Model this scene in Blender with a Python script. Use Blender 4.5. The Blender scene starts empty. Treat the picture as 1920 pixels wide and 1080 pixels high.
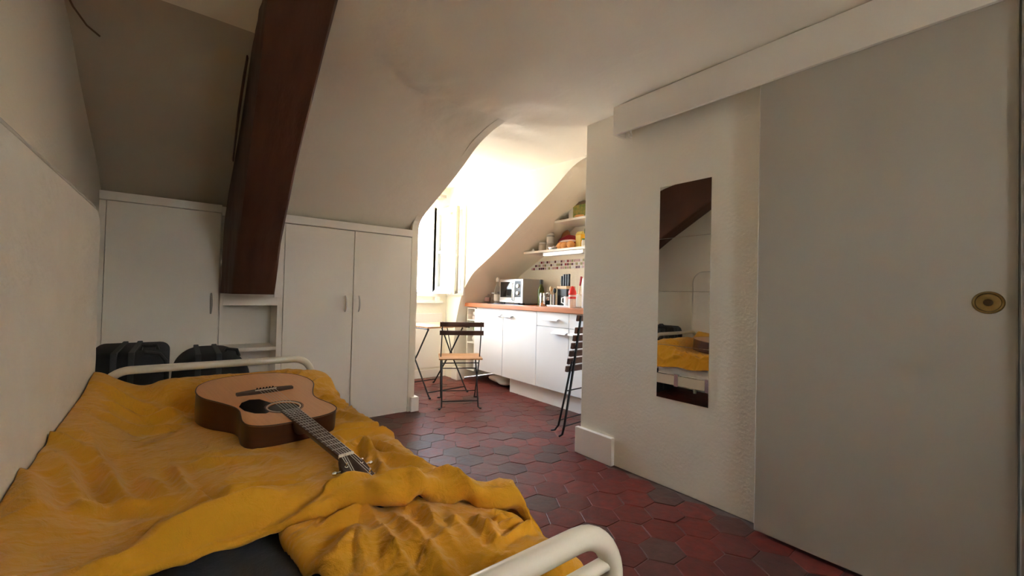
import bpy, bmesh, math, random
import numpy as np
from mathutils import Vector, Matrix
random.seed(7); rng = np.random.default_rng(7)
PI = math.pi
SC = bpy.context.scene
COL = SC.collection

# ------------------------------------------------------------------ camera
cam_d = bpy.data.cameras.new('camera')
cam = bpy.data.objects.new('camera', cam_d); COL.objects.link(cam)
YAW, PIT, ROL = math.radians(38.28), math.radians(.974), math.radians(1.418)
fw = Vector((math.sin(YAW)*math.cos(PIT), math.cos(YAW)*math.cos(PIT), math.sin(PIT)))
r0 = Vector((math.cos(YAW), -math.sin(YAW), 0)); u0 = r0.cross(fw)
rt = math.cos(ROL)*r0 + math.sin(ROL)*u0; up = -math.sin(ROL)*r0 + math.cos(ROL)*u0
M = Matrix((rt, up, -fw)).transposed().to_4x4(); M.translation = (0, 0, 1.05)
cam.matrix_world = M
cam_d.sensor_width = 36; cam_d.lens = 784.2/1920*36; cam_d.clip_start = .02
SC.camera = cam

# ------------------------------------------------------------------ world, sun, exposure
wd = bpy.data.worlds.new('sky'); SC.world = wd; wd.use_nodes = True
nt = wd.node_tree; nt.nodes.clear()
wo = nt.nodes.new('ShaderNodeOutputWorld'); bg = nt.nodes.new('ShaderNodeBackground')
sky = nt.nodes.new('ShaderNodeTexSky'); sky.sky_type = 'NISHITA'; sky.sun_disc = False
sky.sun_elevation = math.radians(48); sky.sun_rotation = math.radians(170); sky.air_density = 1.0; sky.dust_density = 4.0
mx = nt.nodes.new('ShaderNodeMix'); mx.data_type = 'RGBA'; mx.inputs[0].default_value = .25
mx.inputs[7].default_value = (6.6, 6.9, 7.2, 1)
nt.links.new(sky.outputs[0], mx.inputs[6]); nt.links.new(mx.outputs[2], bg.inputs[0]); nt.links.new(bg.outputs[0], wo.inputs[0])
bg.inputs[1].default_value = 1.0
# bright hazy day: no direct sun reaches the rooms
for loc, sx, sy, rx in (((1.99, 4.93, 1.585), 1.0, 1.12, -90), ((.94, -1.16, 1.645), .42, .55, 90)):      # light portals in the dormer window and the added back window
    pd = bpy.data.lights.new('window_portal', 'AREA'); pd.shape = 'RECTANGLE'; pd.size = sx; pd.size_y = sy; pd.cycles.is_portal = True
    po = bpy.data.objects.new('window_portal', pd); COL.objects.link(po); po.location = loc; po.rotation_euler = (math.radians(rx), 0, 0)
vs = SC.view_settings
vs.view_transform = 'Standard'; vs.look = 'None'; vs.gamma = 1; vs.use_curve_mapping = False
vs.exposure = 3.45
SC.cycles.max_bounces = 16; SC.cycles.diffuse_bounces = 10; SC.cycles.glossy_bounces = 6; SC.cycles.transmission_bounces = 8
SC.cycles.sample_clamp_indirect = 12

# ------------------------------------------------------------------ materials
def mat(name, col, rough=.6, col2=None, nscale=8, namt=.5, bump=0, bscale=40, metal=0, spec=.5, coat=0, trans=0, stretch=None, alpha=1, ior=1.45, sheen=0):
    m = bpy.data.materials.new(name); m.use_nodes = True
    t = m.node_tree; b = t.nodes['Principled BSDF']
    b.inputs['Base Color'].default_value = (*col, 1); b.inputs['Roughness'].default_value = rough
    b.inputs['Metallic'].default_value = metal; b.inputs['Specular IOR Level'].default_value = spec
    b.inputs['Coat Weight'].default_value = coat; b.inputs['Transmission Weight'].default_value = trans
    b.inputs['Alpha'].default_value = alpha; b.inputs['IOR'].default_value = ior
    if sheen: b.inputs['Sheen Weight'].default_value = sheen
    tc = t.nodes.new('ShaderNodeTexCoord'); src = tc.outputs['Object']
    if stretch:
        mp = t.nodes.new('ShaderNodeMapping'); mp.inputs['Scale'].default_value = stretch
        t.links.new(src, mp.inputs[0]); src = mp.outputs[0]
    if col2:
        n = t.nodes.new('ShaderNodeTexNoise'); n.inputs['Scale'].default_value = nscale; n.inputs['Detail'].default_value = 5
        t.links.new(src, n.inputs['Vector'])
        cr = t.nodes.new('ShaderNodeValToRGB'); cr.color_ramp.elements[0].position = .5-namt/2; cr.color_ramp.elements[1].position = .5+namt/2
        cr.color_ramp.elements[0].color = (*col, 1); cr.color_ramp.elements[1].color = (*col2, 1)
        t.links.new(n.outputs[0], cr.inputs[0]); t.links.new(cr.outputs[0], b.inputs['Base Color'])
    if bump:
        n2 = t.nodes.new('ShaderNodeTexNoise'); n2.inputs['Scale'].default_value = bscale; n2.inputs['Detail'].default_value = 4
        t.links.new(src, n2.inputs['Vector'])
        bp = t.nodes.new('ShaderNodeBump'); bp.inputs['Strength'].default_value = bump; bp.inputs['Distance'].default_value = .02
        t.links.new(n2.outputs[0], bp.inputs['Height']); t.links.new(bp.outputs[0], b.inputs['Normal'])
    return m

M_WALL = mat('wall_paint', (.89, .84, .71), .75, (.87, .815, .68), 2.5, .6, .12, 60)
M_CEIL = mat('ceiling_plaster', (.89, .84, .71), .8, (.86, .805, .67), 3, .7, .18, 14)
M_WHITE = mat('white_lacquer', (.87, .825, .75), .4, (.85, .80, .72), 3, .5, .03, 90)
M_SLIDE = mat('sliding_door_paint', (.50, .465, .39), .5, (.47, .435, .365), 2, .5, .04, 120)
M_DOOR = mat('door_paint', (.87, .825, .74), .45, (.85, .805, .715), 2, .5, .04, 120)
M_KIT = mat('kitchen_white', (.86, .86, .86), .28)
M_HANDLE = mat('handle_white', (.88, .88, .88), .35)
M_STEEL = mat('brushed_steel', (.58, .57, .55), .32, metal=1, bump=.04, bscale=150, stretch=(1, 1, 20))
M_CHROME = mat('chrome', (.8, .8, .8), .12, metal=1)
M_BRASS = mat('aged_brass', (.42, .30, .12), .28, (.25, .17, .07), 30, .6, metal=1)
M_BRASSD = mat('dark_brass', (.10, .065, .03), .4, metal=.8)
M_IRON = mat('black_iron', (.012, .011, .011), .45)
M_SLATD = mat('dark_acacia', (.075, .028, .016), .5, (.12, .045, .022), 12, .6, .1, 60, stretch=(1, 8, 8))
M_SLATL = mat('oiled_acacia', (.46, .22, .085), .45, (.60, .33, .15), 10, .6, .08, 60, stretch=(1, 10, 10))
M_WORK = mat('beech_worktop', (.58, .20, .065), .35, (.44, .135, .045), 5, .6, .04, 60, stretch=(8, 1, 8))
M_BLACK = mat('black_plastic', (.018, .018, .02), .35)
M_BLACKG = mat('black_glass', (.012, .012, .014), .06)
M_CANVAS = mat('black_canvas', (.016, .018, .021), .8, (.028, .030, .034), 30, .6, .25, 250)
M_GREYBAND = mat('grey_webbing', (.06, .065, .07), .7, bump=.2, bscale=200)
M_TUBE = mat('cream_tube', (.66, .61, .50), .3, coat=.3)
M_MATT = mat('mattress_ticking', (.78, .74, .66), .85, (.72, .68, .60), 6, .5, .3, 30)
M_MATT2 = mat('white_ticking', (.82, .81, .77), .85, (.76, .75, .71), 6, .5, .25, 40)
M_PIPE = mat('grey_piping', (.58, .55, .49), .8)
M_SHEET = mat('charcoal_sheet', (.038, .042, .048), .85, (.055, .058, .064), 12, .6, .3, 40)
M_MORTAR = mat('tile_mortar', (.22, .16, .135), .8, (.07, .05, .042), 7, .5, .3, 60)
M_GLASSP = mat('window_glass', (.78, .82, .84), .02, trans=1, ior=1.3)
M_JARG = mat('jar_glass', (.86, .89, .88), .05, trans=.85, ior=1.3)
M_GREENG = mat('green_glass', (.20, .24, .03), .08, trans=.6, ior=1.35)
M_WINP = mat('window_paint', (.86, .85, .81), .45)
M_CREAM = mat('aged_cream_paint', (.40, .37, .28), .5, (.50, .46, .36), 8, .5)
M_PINK = mat('pink_wax', (.62, .36, .32), .5)
M_PAPER = mat('paper_label', (.80, .77, .70), .7)
M_RED = mat('red_plastic', (.75, .03, .025), .35)
M_SALT = mat('salt_white', (.82, .72, .66), .6, (.72, .50, .45), 20, .5)
M_WOODL = mat('pale_wood', (.66, .44, .24), .5, (.58, .37, .19), 14, .5)
M_YEL = mat('yellow_carton', (.86, .47, .03), .5)
M_YELP = mat('pale_yellow_carton', (.88, .70, .22), .5)
M_ORANGE = mat('orange_plastic', (.82, .16, .02), .4)
M_GREENP = mat('green_plastic', (.10, .27, .06), .45)
M_REDBAG = mat('red_foil', (.34, .018, .025), .35, (.25, .01, .02), 8, .5, .4, 25)
M_BUN = mat('baked_bun', (.72, .31, .09), .7, (.80, .45, .19), 16, .6, .2, 60)
M_BREAD = mat('bread_crust', (.44, .22, .08), .8, (.52, .29, .12), 14, .6, .3, 50)
M_WRAP = mat('clear_wrap', (.85, .78, .74), .2, (.7, .5, .45), 14, .5, .4, 30)
M_FOIL = mat('silver_foil', (.62, .62, .64), .25, metal=1, bump=.7, bscale=30)
M_JARC = mat('cream_jar', (.66, .58, .47), .4, (.55, .47, .37), 25, .5)
M_GREYP = mat('grey_metal_paint', (.36, .345, .31), .42, bump=.03, bscale=120)
M_BROWNC = mat('brown_card', (.14, .085, .05), .7)
M_FACADE = mat('facade_stone', (.72, .66, .55), .8, (.62, .55, .45), 1, .5)
M_ZINC = mat('zinc_roof', (.45, .47, .50), .5, (.38, .40, .43), 1.5, .5)
M_TERRA = mat('terracotta_pots', (.50, .20, .10), .8)
M_RED2 = mat('mosaic_red', (.30, .03, .045), .25)
M_MOS = [M_RED2, mat('mosaic_plum', (.13, .03, .05), .25), mat('mosaic_white', (.80, .78, .76), .25), mat('mosaic_pink', (.62, .40, .40), .25), mat('mosaic_olive', (.36, .34, .17), .25)]
M_JAMB = mat('jamb_paint', (.30, .25, .205), .6)

def timber_mat():
    m = mat('old_oak', (.060, .022, .011), .62, (.115, .042, .019), 3, .8, .22, 7, stretch=(6, 1.6, 1))
    return m
M_OAK = timber_mat()
M_DARKER = mat('darker_plaster', (.56, .49, .38), .8, (.50, .43, .33), 3, .7, .18, 14)  # plaster left of the beam, coloured darker than the other slopes

def tile_mat(name, rnd):
    m = bpy.data.materials.new(name); m.use_nodes = True; t = m.node_tree; b = t.nodes['Principled BSDF']; b.inputs['Specular IOR Level'].default_value = .35
    if rnd == 'object':
        r = t.nodes.new('ShaderNodeObjectInfo').outputs['Random']
    else:
        r = t.nodes.new('ShaderNodeNewGeometry').outputs['Random Per Island']
    cr = t.nodes.new('ShaderNodeValToRGB'); e = cr.color_ramp.elements
    e[0].position = 0; e[0].color = (.135, .023, .016, 1); e[1].position = 1; e[1].color = (.175, .029, .020, 1)
    for p, c in ((.22, (.165, .026, .018)), (.45, (.115, .022, .018)), (.62, (.19, .037, .027)), (.74, (.145, .026, .020)), (.90, (.095, .046, .037)), (.95, (.075, .024, .024))):
        x = e.new(p); x.color = (*c, 1)
    t.links.new(r, cr.inputs[0])
    geo = t.nodes.new('ShaderNodeNewGeometry')
    n = t.nodes.new('ShaderNodeTexNoise'); n.inputs['Scale'].default_value = 22; n.inputs['Detail'].default_value = 6
    t.links.new(geo.outputs['Position'], n.inputs['Vector'])
    n1 = t.nodes.new('ShaderNodeTexNoise'); n1.inputs['Scale'].default_value = 2.2; n1.inputs['Detail'].default_value = 3
    t.links.new(geo.outputs['Position'], n1.inputs['Vector'])
    mixa = t.nodes.new('ShaderNodeMix'); mixa.data_type = 'RGBA'; mixa.blend_type = 'MULTIPLY'; mixa.inputs[0].default_value = .75
    g = t.nodes.new('ShaderNodeValToRGB'); g.color_ramp.elements[0].position = .3; g.color_ramp.elements[0].color = (.55, .55, .56, 1); g.color_ramp.elements[1].position = .7; g.color_ramp.elements[1].color = (1.25, 1.22, 1.2, 1)
    t.links.new(n.outputs[0], g.inputs[0]); t.links.new(cr.outputs[0], mixa.inputs[6]); t.links.new(g.outputs[0], mixa.inputs[7])
    mixb = t.nodes.new('ShaderNodeMix'); mixb.data_type = 'RGBA'
    g2 = t.nodes.new('ShaderNodeValToRGB'); g2.color_ramp.elements[0].position = .56; g2.color_ramp.elements[0].color = (0, 0, 0, 1); g2.color_ramp.elements[1].position = .75; g2.color_ramp.elements[1].color = (.55, .55, .55, 1)
    t.links.new(n1.outputs[0], g2.inputs[0]); t.links.new(g2.outputs[0], mixb.inputs[0])
    t.links.new(mixa.outputs[2], mixb.inputs[6]); mixb.inputs[7].default_value = (.115, .075, .06, 1)
    t.links.new(mixb.outputs[2], b.inputs['Base Color'])
    rr = t.nodes.new('ShaderNodeMapRange'); rr.inputs[3].default_value = .36; rr.inputs[4].default_value = .62
    t.links.new(n.outputs[0], rr.inputs[0]); t.links.new(rr.outputs[0], b.inputs['Roughness'])
    bp = t.nodes.new('ShaderNodeBump'); bp.inputs['Strength'].default_value = .35; bp.inputs['Distance'].default_value = .01
    t.links.new(n.outputs[0], bp.inputs['Height']); t.links.new(bp.outputs[0], b.inputs['Normal'])
    return m
M_TILE = tile_mat('terracotta_tile', 'object'); M_TILES = tile_mat('terracotta_tiles', 'island')

def duvet_mat():
    m = mat('mustard_linen', (.68, .33, .010), .85, (.61, .28, .008), 5, .6, 0, sheen=.15)
    t = m.node_tree; b = t.nodes['Principled BSDF']; tc = t.nodes['Texture Coordinate']
    n = t.nodes.new('ShaderNodeTexNoise'); n.inputs['Scale'].default_value = 28; n.inputs['Detail'].default_value = 4; n.inputs['Distortion'].default_value = 1.2
    w = t.nodes.new('ShaderNodeTexNoise'); w.inputs['Scale'].default_value = 500
    t.links.new(tc.outputs['Object'], n.inputs['Vector']); t.links.new(tc.outputs['Object'], w.inputs['Vector'])
    ad = t.nodes.new('ShaderNodeMath'); ad.operation = 'MULTIPLY_ADD'; ad.inputs[1].default_value = .12
    t.links.new(w.outputs[0], ad.inputs[0]); t.links.new(n.outputs[0], ad.inputs[2])
    bp = t.nodes.new('ShaderNodeBump'); bp.inputs['Strength'].default_value = .6; bp.inputs['Distance'].default_value = .012
    t.links.new(ad.outputs[0], bp.inputs['Height']); t.links.new(bp.outputs[0], b.inputs['Normal'])
    return m
M_DUVET = duvet_mat()
M_MIRROR = mat('mirror_silver', (.88, .88, .87), .015, metal=1)
M_GTOP = mat('cedar_top', (.64, .31, .14), .38, (.72, .37, .18), 6, .6, .02, 60, stretch=(30, 1, 1), coat=.15)
M_GSIDE = mat('mahogany_side', (.075, .022, .010), .35, (.052, .015, .007), 8, .6, .02, 60, stretch=(1, 1, 12), coat=.2)
M_ROSE = mat('rosewood', (.055, .030, .020), .5, (.085, .046, .03), 14, .6, .1, 40, stretch=(6, 1, 1))
M_PICK = mat('black_pickguard', (.008, .008, .009), .15)
M_IVORY = mat('ivory', (.72, .68, .58), .4)

# ------------------------------------------------------------------ mesh helpers
class MB:
    def __init__(s): s.v = []; s.f = []; s.mi = []; s.cur = 0
    def add(s, vs, fs):
        o = len(s.v); s.v += [tuple(p) for p in vs]
        for q in fs: s.f.append(tuple(i+o for i in q)); s.mi.append(s.cur)
        return s
    def box(s, a, b, bev=0.0, mtx=None):
        x0, y0, z0 = [min(p, q) for p, q in zip(a, b)]; x1, y1, z1 = [max(p, q) for p, q in zip(a, b)]
        bm = bmesh.new()
        c = [bm.verts.new((x, y, z)) for x in (x0, x1) for y in (y0, y1) for z in (z0, z1)]
        for q in ((0, 1, 3, 2), (4, 6, 7, 5), (0, 4, 5, 1), (2, 3, 7, 6), (0, 2, 6, 4), (1, 5, 7, 3)): bm.faces.new([c[i] for i in q])
        if bev > 0:
            bev = min(bev, .45*min(x1-x0, y1-y0, z1-z0))
            bmesh.ops.bevel(bm, geom=bm.edges[:], offset=bev, segments=2, profile=.6, affect='EDGES')
        bm.verts.index_update()
        vs = [v.co.copy() for v in bm.verts]
        if mtx is not None: vs = [mtx @ v for v in vs]
        s.add(vs, [[v.index for v in f.verts] for f in bm.faces]); bm.free(); return s
    def tube(s, path, r, n=10, cap=True, flat=None):
        P = [Vector(p) for p in path]; rs = r if isinstance(r, (list, tuple)) else [r]*len(P)
        vs = []; up = None
        for i, p in enumerate(P):
            d = (P[min(i+1, len(P)-1)]-P[max(i-1, 0)]).normalized()
            if up is None:
                up = Vector((0, 0, 1)) if abs(d.z) < .9 else Vector((1, 0, 0))
            a = d.cross(up).normalized(); up = a.cross(d).normalized()
            for k in range(n):
                t = 2*PI*k/n
                vs.append(p+a*math.cos(t)*rs[i]*(flat[0] if flat else 1)+up*math.sin(t)*rs[i]*(flat[1] if flat else 1))
        fs = []
        for i in range(len(P)-1):
            for k in range(n): fs.append((i*n+k, i*n+(k+1) % n, (i+1)*n+(k+1) % n, (i+1)*n+k))
        if cap: fs += [tuple(range(n-1, -1, -1)), tuple((len(P)-1)*n+k for k in range(n))]
        return s.add(vs, fs)
    def lathe(s, prof, c=(0, 0, 0), n=20, ax='z', sx=1, sy=1):
        vs = []; fs = []
        for r, h in prof:
            for k in range(n):
                t = 2*PI*k/n; a, b = r*math.cos(t)*sx, r*math.sin(t)*sy
                q = {'z': (a, b, h), 'x': (h, a, b), 'y': (b, h, a)}[ax]
                vs.append((q[0]+c[0], q[1]+c[1], q[2]+c[2]))
        for i in range(len(prof)-1):
            for k in range(n): fs.append((i*n+k, i*n+(k+1) % n, (i+1)*n+(k+1) % n, (i+1)*n+k))
        fs += [tuple(range(n-1, -1, -1)), tuple((len(prof)-1)*n+k for k in range(n))]
        return s.add(vs, fs)
    def prism(s, pts, ax, a, b):
        n = len(pts)
        def mk(p, h): return {'x': (h, p[0], p[1]), 'y': (p[0], h, p[1]), 'z': (p[0], p[1], h)}[ax]
        vs = [mk(p, a) for p in pts]+[mk(p, b) for p in pts]
        fs = [tuple(range(n-1, -1, -1)), tuple(range(n, 2*n))]+[(i, (i+1) % n, n+(i+1) % n, n+i) for i in range(n)]
        return s.add(vs, fs)
    def blob(s, c, r, seed=0, amp=.1, n=16, m=10, fr=3.0):
        q = random.Random(seed); ph = [(q.uniform(0, 6), q.uniform(0, 6), q.uniform(.6, 1.4)) for _ in range(4)]
        vs = []; fs = []
        for i in range(m+1):
            th = PI*i/m
            for k in range(n):
                t = 2*PI*k/n; d = Vector((math.sin(th)*math.cos(t), math.sin(th)*math.sin(t), math.cos(th)))
                w = 1+amp*sum(math.sin(fr*f*d.x+a)*math.sin(fr*f*d.y+b+d.z*2) for a, b, f in ph)/2
                vs.append((c[0]+r[0]*d.x*w, c[1]+r[1]*d.y*w, c[2]+r[2]*d.z*w))
        for i in range(m):
            for k in range(n): fs.append((i*n+k, (i+1)*n+k, (i+1)*n+(k+1) % n, i*n+(k+1) % n))
        return s.add(vs, fs)
    def grid(s, G, flip=False):
        nu, nv = G.shape[:2]; vs = G.reshape(-1, 3).tolist()
        fs = [(i*nv+j, (i+1)*nv+j, (i+1)*nv+j+1, i*nv+j+1) for i in range(nu-1) for j in range(nv-1)]
        if flip: fs = [q[::-1] for q in fs]
        return s.add(vs, fs)

def props(o, label=None, cat=None, group=None, kind=None):
    for k, v in (('label', label), ('category', cat), ('group', group), ('kind', kind)):
        if v: o[k] = v
    return o
def thing(name, label, cat, loc=(0, 0, 0), rot=(0, 0, 0), group=None, kind=None):
    o = bpy.data.objects.new(name, None); COL.objects.link(o); o.empty_display_size = .05
    o.location = loc; o.rotation_euler = rot
    return props(o, label, cat, group, kind)
def root(o):
    while o.parent: o = o.parent
    return o
def build(name, mb, m, parent=None, smooth=False, local=False, origin=None, label=None):
    """link a mesh; vertices are in world space unless local; they are shifted to the thing's own origin"""
    me = bpy.data.meshes.new(name)
    if parent is not None:
        off = Vector((0, 0, 0)) if local else Vector(root(parent).location)
    elif origin is not None: off = Vector(origin)
    else:
        A = np.array(mb.v); off = Vector(((A[:, 0].min()+A[:, 0].max())/2, (A[:, 1].min()+A[:, 1].max())/2, A[:, 2].min()))
    me.from_pydata([(v[0]-off.x, v[1]-off.y, v[2]-off.z) for v in mb.v], [], mb.f)
    ms = m if isinstance(m, list) else [m]
    for q in ms: me.materials.append(q)
    if len(ms) > 1: me.polygons.foreach_set('material_index', mb.mi)
    me.validate()
    bm = bmesh.new(); bm.from_mesh(me); bmesh.ops.recalc_face_normals(bm, faces=bm.faces[:]); bm.to_mesh(me); bm.free()
    o = bpy.data.objects.new(name, me); COL.objects.link(o)
    if parent is not None: o.parent = parent
    else: o.location = off
    if smooth:
        me.polygons.foreach_set('use_smooth', [True]*len(me.polygons))
        if smooth != 'full':
            try: me.set_sharp_from_angle(angle=math.radians(40))
            except Exception: pass
    if label: o['label'] = label
    return o
def solo(name, mb, m, label, cat, group=None, kind=None, smooth=False):
    return props(build(name, mb, m, smooth=smooth), label, cat, group, kind)
def struct(name, mb, m, label, cat, smooth=False):
    return props(build(name, mb, m, smooth=smooth, origin=(0, 0, 0)), label, cat, None, 'structure')

# value noise for relief
_T = rng.random((256, 256))
def vnoise(x, y):
    xi = np.floor(x).astype(int); yi = np.floor(y).astype(int); fx = x-xi; fy = y-yi
    fx = fx*fx*fx*(fx*(fx*6-15)+10); fy = fy*fy*fy*(fy*(fy*6-15)+10)
    a = _T[xi % 256, yi % 256]; b = _T[(xi+1) % 256, yi % 256]; c = _T[xi % 256, (yi+1) % 256]; d = _T[(xi+1) % 256, (yi+1) % 256]
    return (a*(1-fx)+b*fx)*(1-fy)+(c*(1-fx)+d*fx)*fy-.5
def fbm(x, y, o=4):
    s = 0; a = 1
    for k in range(o): s = s+a*vnoise(x*2**k+17*k, y*2**k+31*k); a *= .5
    return s
def sstep(a, b, x):
    t = np.clip((x-a)/(b-a), 0, 1); return t*t*(3-2*t)

# ------------------------------------------------------------------ the shell
XR, YC = 2.154, 1.94                     # partition on the right and its free end
XK = 3.38                                # kitchen wall
YW = 3.461                               # fronts of the built-in wardrobes
XL = -.40                                # left wall
X1, X2 = 1.65, 2.67                      # dormer cheeks
YWIN = 4.74                              # window wall
PL = [(0, 4.53), (.6, 4.52), (.96, 4.41), (1.09, 4.33), (1.25, 4.19), (1.42, 3.88), (1.56, 3.60), (1.67, 3.472), (1.765, 3.30), (1.879, 3.03), (1.94, 2.89), (2.024, 2.715), (2.109, 2.575), (2.150, 2.475), (2.175, 2.38), (2.192, 2.29), (2.2, 2.2)]
PR = [(0, 4.53), (.6, 4.52), (.72, 4.48), (.96, 4.41), (1.09, 4.33), (1.25, 4.19), (1.32, 4.09), (1.42, 3.88), (1.58, 3.57), (1.75, 3.30), (1.89, 3.06), (2.02, 2.83), (2.12, 2.68), (2.2, 2.57), (2.232, 2.48), (2.25, 2.35), (2.255, 2.2)]
def roofY(z, P): return float(np.interp(z, [a for a, b in P], [b for a, b in P]))
def zceil(X): return 2.2+.055*np.clip((X-1.65)/1.0, 0, 1)
def dense(P, n=80):
    P = np.array(P); d = np.r_[0, np.cumsum(np.hypot(*np.diff(P, axis=0).T))]; t = np.linspace(0, d[-1], n)
    Q = np.stack([np.interp(t, d, P[:, 0]), np.interp(t, d, P[:, 1])], 1)
    for _ in range(3): Q[1:-1] = (Q[:-2]+2*Q[1:-1]+Q[2:])/4
    return Q

floor = struct('floor', MB().box((-.52, -1.1, -.12), (3.5, 4.9, -.0028)), M_MORTAR, 'mortar bed of the old red hexagonal tile floor', 'floor')
struct('wall_left', MB().box((-.52, -1.1, 0), (XL, 4.75, 2.35)), M_WALL, 'cream plaster wall on the left behind the upright mattress', 'wall')
BW = (.74, 1.14, 1.38, 1.91)  # opening of an unseen back window, added to brighten the room
struct('wall_back', MB().box((XL, -1.2, 0), (BW[0], -1.0, 2.4)).box((BW[1], -1.2, 0), (3.5, -1.0, 2.4)).box((BW[0], -1.2, 0), (BW[1], -1.0, BW[2])).box((BW[0], -1.2, BW[3]), (BW[1], -1.0, 2.4)), M_WALL, 'cream plaster wall at the back of the room', 'wall')
w_right = struct('wall_right', MB().box((XR, -1.0, 0), (2.60, YC, 2.35), .004), M_WALL, 'smooth cream partition wall that carries the tall mirror', 'wall')
w_kit = struct('wall_kitchen', MB().box((XK, 1.7, 0), (3.52, 4.9, 2.4)), M_WALL, 'white wall behind the kitchen counter and shelves', 'wall')
struct('wall_kitchen_side', MB().box((2.60, 1.7, 0), (XK, YC, 2.35)), M_WALL, 'cream wall closing the kitchen niche behind the partition', 'wall')

# ceiling: room part, with uneven plaster, running on into the dormer
def ceil_grid(x0, x1, ys, zf, nx):
    xs = np.linspace(x0, x1, nx); G = np.zeros((nx, len(ys), 3))
    G[..., 0] = xs[:, None]; G[..., 1] = ys[None]; G[..., 2] = zf(G[..., 0], G[..., 1]); return G
def lumps(X, Y):
    m = np.exp(-((Y-2.25)/.55)**2)*sstep(.3, .7, X)*(1-sstep(1.75, 2.1, X))
    return .020*m*fbm(X*4.2+3, Y*5.5, 4)+.006*fbm(X*1.3, Y*1.3+5, 3)
cm = MB()
for xa, xb_, nn in ((XL-.02, .245, 30), (.245, X1, 70), (X1, X2, 40), (X2, XK+.02, 30)): cm.grid(ceil_grid(xa, xb_, np.linspace(-1.02, 2.2, 110), lambda X, Y: zceil(X)+lumps(X, Y), nn))
cm.grid(ceil_grid(X1, X2, np.linspace(2.2, 4.8, 80), lambda X, Y: zceil(X)+lumps(X, Y)+.14*sstep(2.3, 4.9, Y)+.02*sstep(2.2, 2.4, Y)*(1-np.clip((X-X1)/(X2-X1), 0, 1)), 40))
cm.grid(ceil_grid(1.38, X1+.004, np.linspace(3.9, 4.8, 12), lambda X, Y: zceil(X)+.02+.14*sstep(2.3, 4.9, Y), 6)); cm.grid(ceil_grid(X2-.002, X2+.05, np.linspace(2.2, 4.8, 30), lambda X, Y: zceil(X)+.004+.14*sstep(2.3, 4.9, Y), 3))
struct('ceiling', cm, M_CEIL, 'uneven cream plaster ceiling running into the dormer', 'ceiling', smooth='full')
def slope_grid(P, x0, x1, nx, splay=False):
    Q = dense(P); z, y = Q[:, 0][None], Q[:, 1][None]; xe = x1-(.03+.27*np.maximum(0, y-3.97))*(y > 3.97) if splay else x1+0*y
    G = np.zeros((nx, len(Q), 3)); G[..., 0] = x0+np.linspace(0, 1, nx)[:, None]*(xe-x0)
    X = G[..., 0]; L = lumps(X, y+0*X)*(.4+.6*sstep(1.9, 2.15, z))
    top = sstep(2.05, 2.2, z)
    G[..., 1] = y-L*.6*(1-top); G[..., 2] = z+L+(zceil(X)-P[-1][0])*top; return G
struct('wall_slope_left', MB().grid(slope_grid(PL, .245, X1, 70, True)), M_CEIL, 'plastered roof slope above the white wardrobes', 'wall', smooth='full')
struct('wall_slope_corner', MB().grid(slope_grid(PL[:-1]+[(2.195, 2.2), (2.190, 1.70)], XL-.02, .245, 30)), M_DARKER, 'plastered roof slope in the left corner beside the beam, coloured darker', 'wall', smooth='full')
struct('wall_slope_right', MB().grid(slope_grid(PR, X2, XK+.02, 30)), M_CEIL, 'curved plaster roof slope above the kitchen counter', 'wall', smooth='full')
# dormer cheeks and window wall
def cheek(P, x0, x1, name, label, zt, yend=4.9):
    Q = dense(P, 60); pts = [(y, z) for z, y in Q]
    pts = pts+[(2.2, zt+.1), (yend, 2.62), (yend, pts[0][1])]
    return struct(name, MB().prism(pts, 'x', x0, x1), M_WALL, label, 'wall')
cheek(PR, X2, X2+.06, 'wall_dormer_right', 'cream dormer cheek wall lit by the window', 2.3)
lo = [(0, YW), (1.58, YW), (1.62, 3.475)]+PL[7:]
cheek(lo, X1-.06, X1, 'wall_dormer_left', 'cream dormer cheek wall ending in a narrow post beside the wardrobe', 2.3, 4.0)
struct('wall_dormer_splay', MB().prism([(1.59, 3.98), (1.65, 3.98), (1.455, 4.80), (1.37, 4.80)], 'z', 0, 2.62), M_WALL, 'unseen left cheek of the dormer behind the wardrobe, splayed for more light', 'wall')  # unseen cheek, splay invented to send more window light to the partition
WX0, WX1, WZ0, WZ1 = 1.51, 2.47, 1.04, 2.13
wm = MB(); T0, T1 = YWIN, YWIN+.24
wm.box((1.38, T0, 0), (X2+.06, T1, WZ0)); wm.box((1.38, T0, WZ1), (X2+.06, T1, 2.6)); wm.box((1.38, T0, WZ0), (WX0, T1, WZ1)); wm.box((WX1, T0, WZ0), (X2+.06, T1, WZ1))
struct('wall_window', wm, M_WALL, 'cream wall around and below the dormer window', 'wall')
struct('trim_added_hood', MB().box((1.30, YWIN+.24, WZ1+.02), (2.70, YWIN+.62, WZ1+.10), .01).box((1.34, YWIN+.24, .9), (1.42, YWIN+.50, WZ1+.02), .01).box((2.56, YWIN+.24, .9), (2.64, YWIN+.50, WZ1+.02), .01), M_ZINC, 'unseen zinc hood and jambs added outside the dormer window to block high sky', 'hood')  # unseen hood, added to keep high sky light off the dormer walls
tp = MB(); tp.box((1.50, YWIN-.02, .12), (X2-.06, YWIN, .80), .008)
struct('trim_panel', tp, M_WHITE, 'painted panel below the dormer window', 'panel')
struct('trim_sill', MB().box((1.50, YWIN-.05, .925), (2.60, YWIN+.02, .955), .006).box((WX0, YWIN-.03, WZ0-.035), (WX1+.06, YWIN+.12, WZ0), .006).box((2.50, YWIN-.04, .955), (2.56, YWIN, 1.01), .006), M_WINP, 'white sill ledges under the open window', 'sill')
struct('baseboard_window', MB().box((X1, YWIN-.02, 0), (X2, YWIN, .10), .006), M_WHITE, 'low baseboard under the dormer window', 'baseboard')
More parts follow.
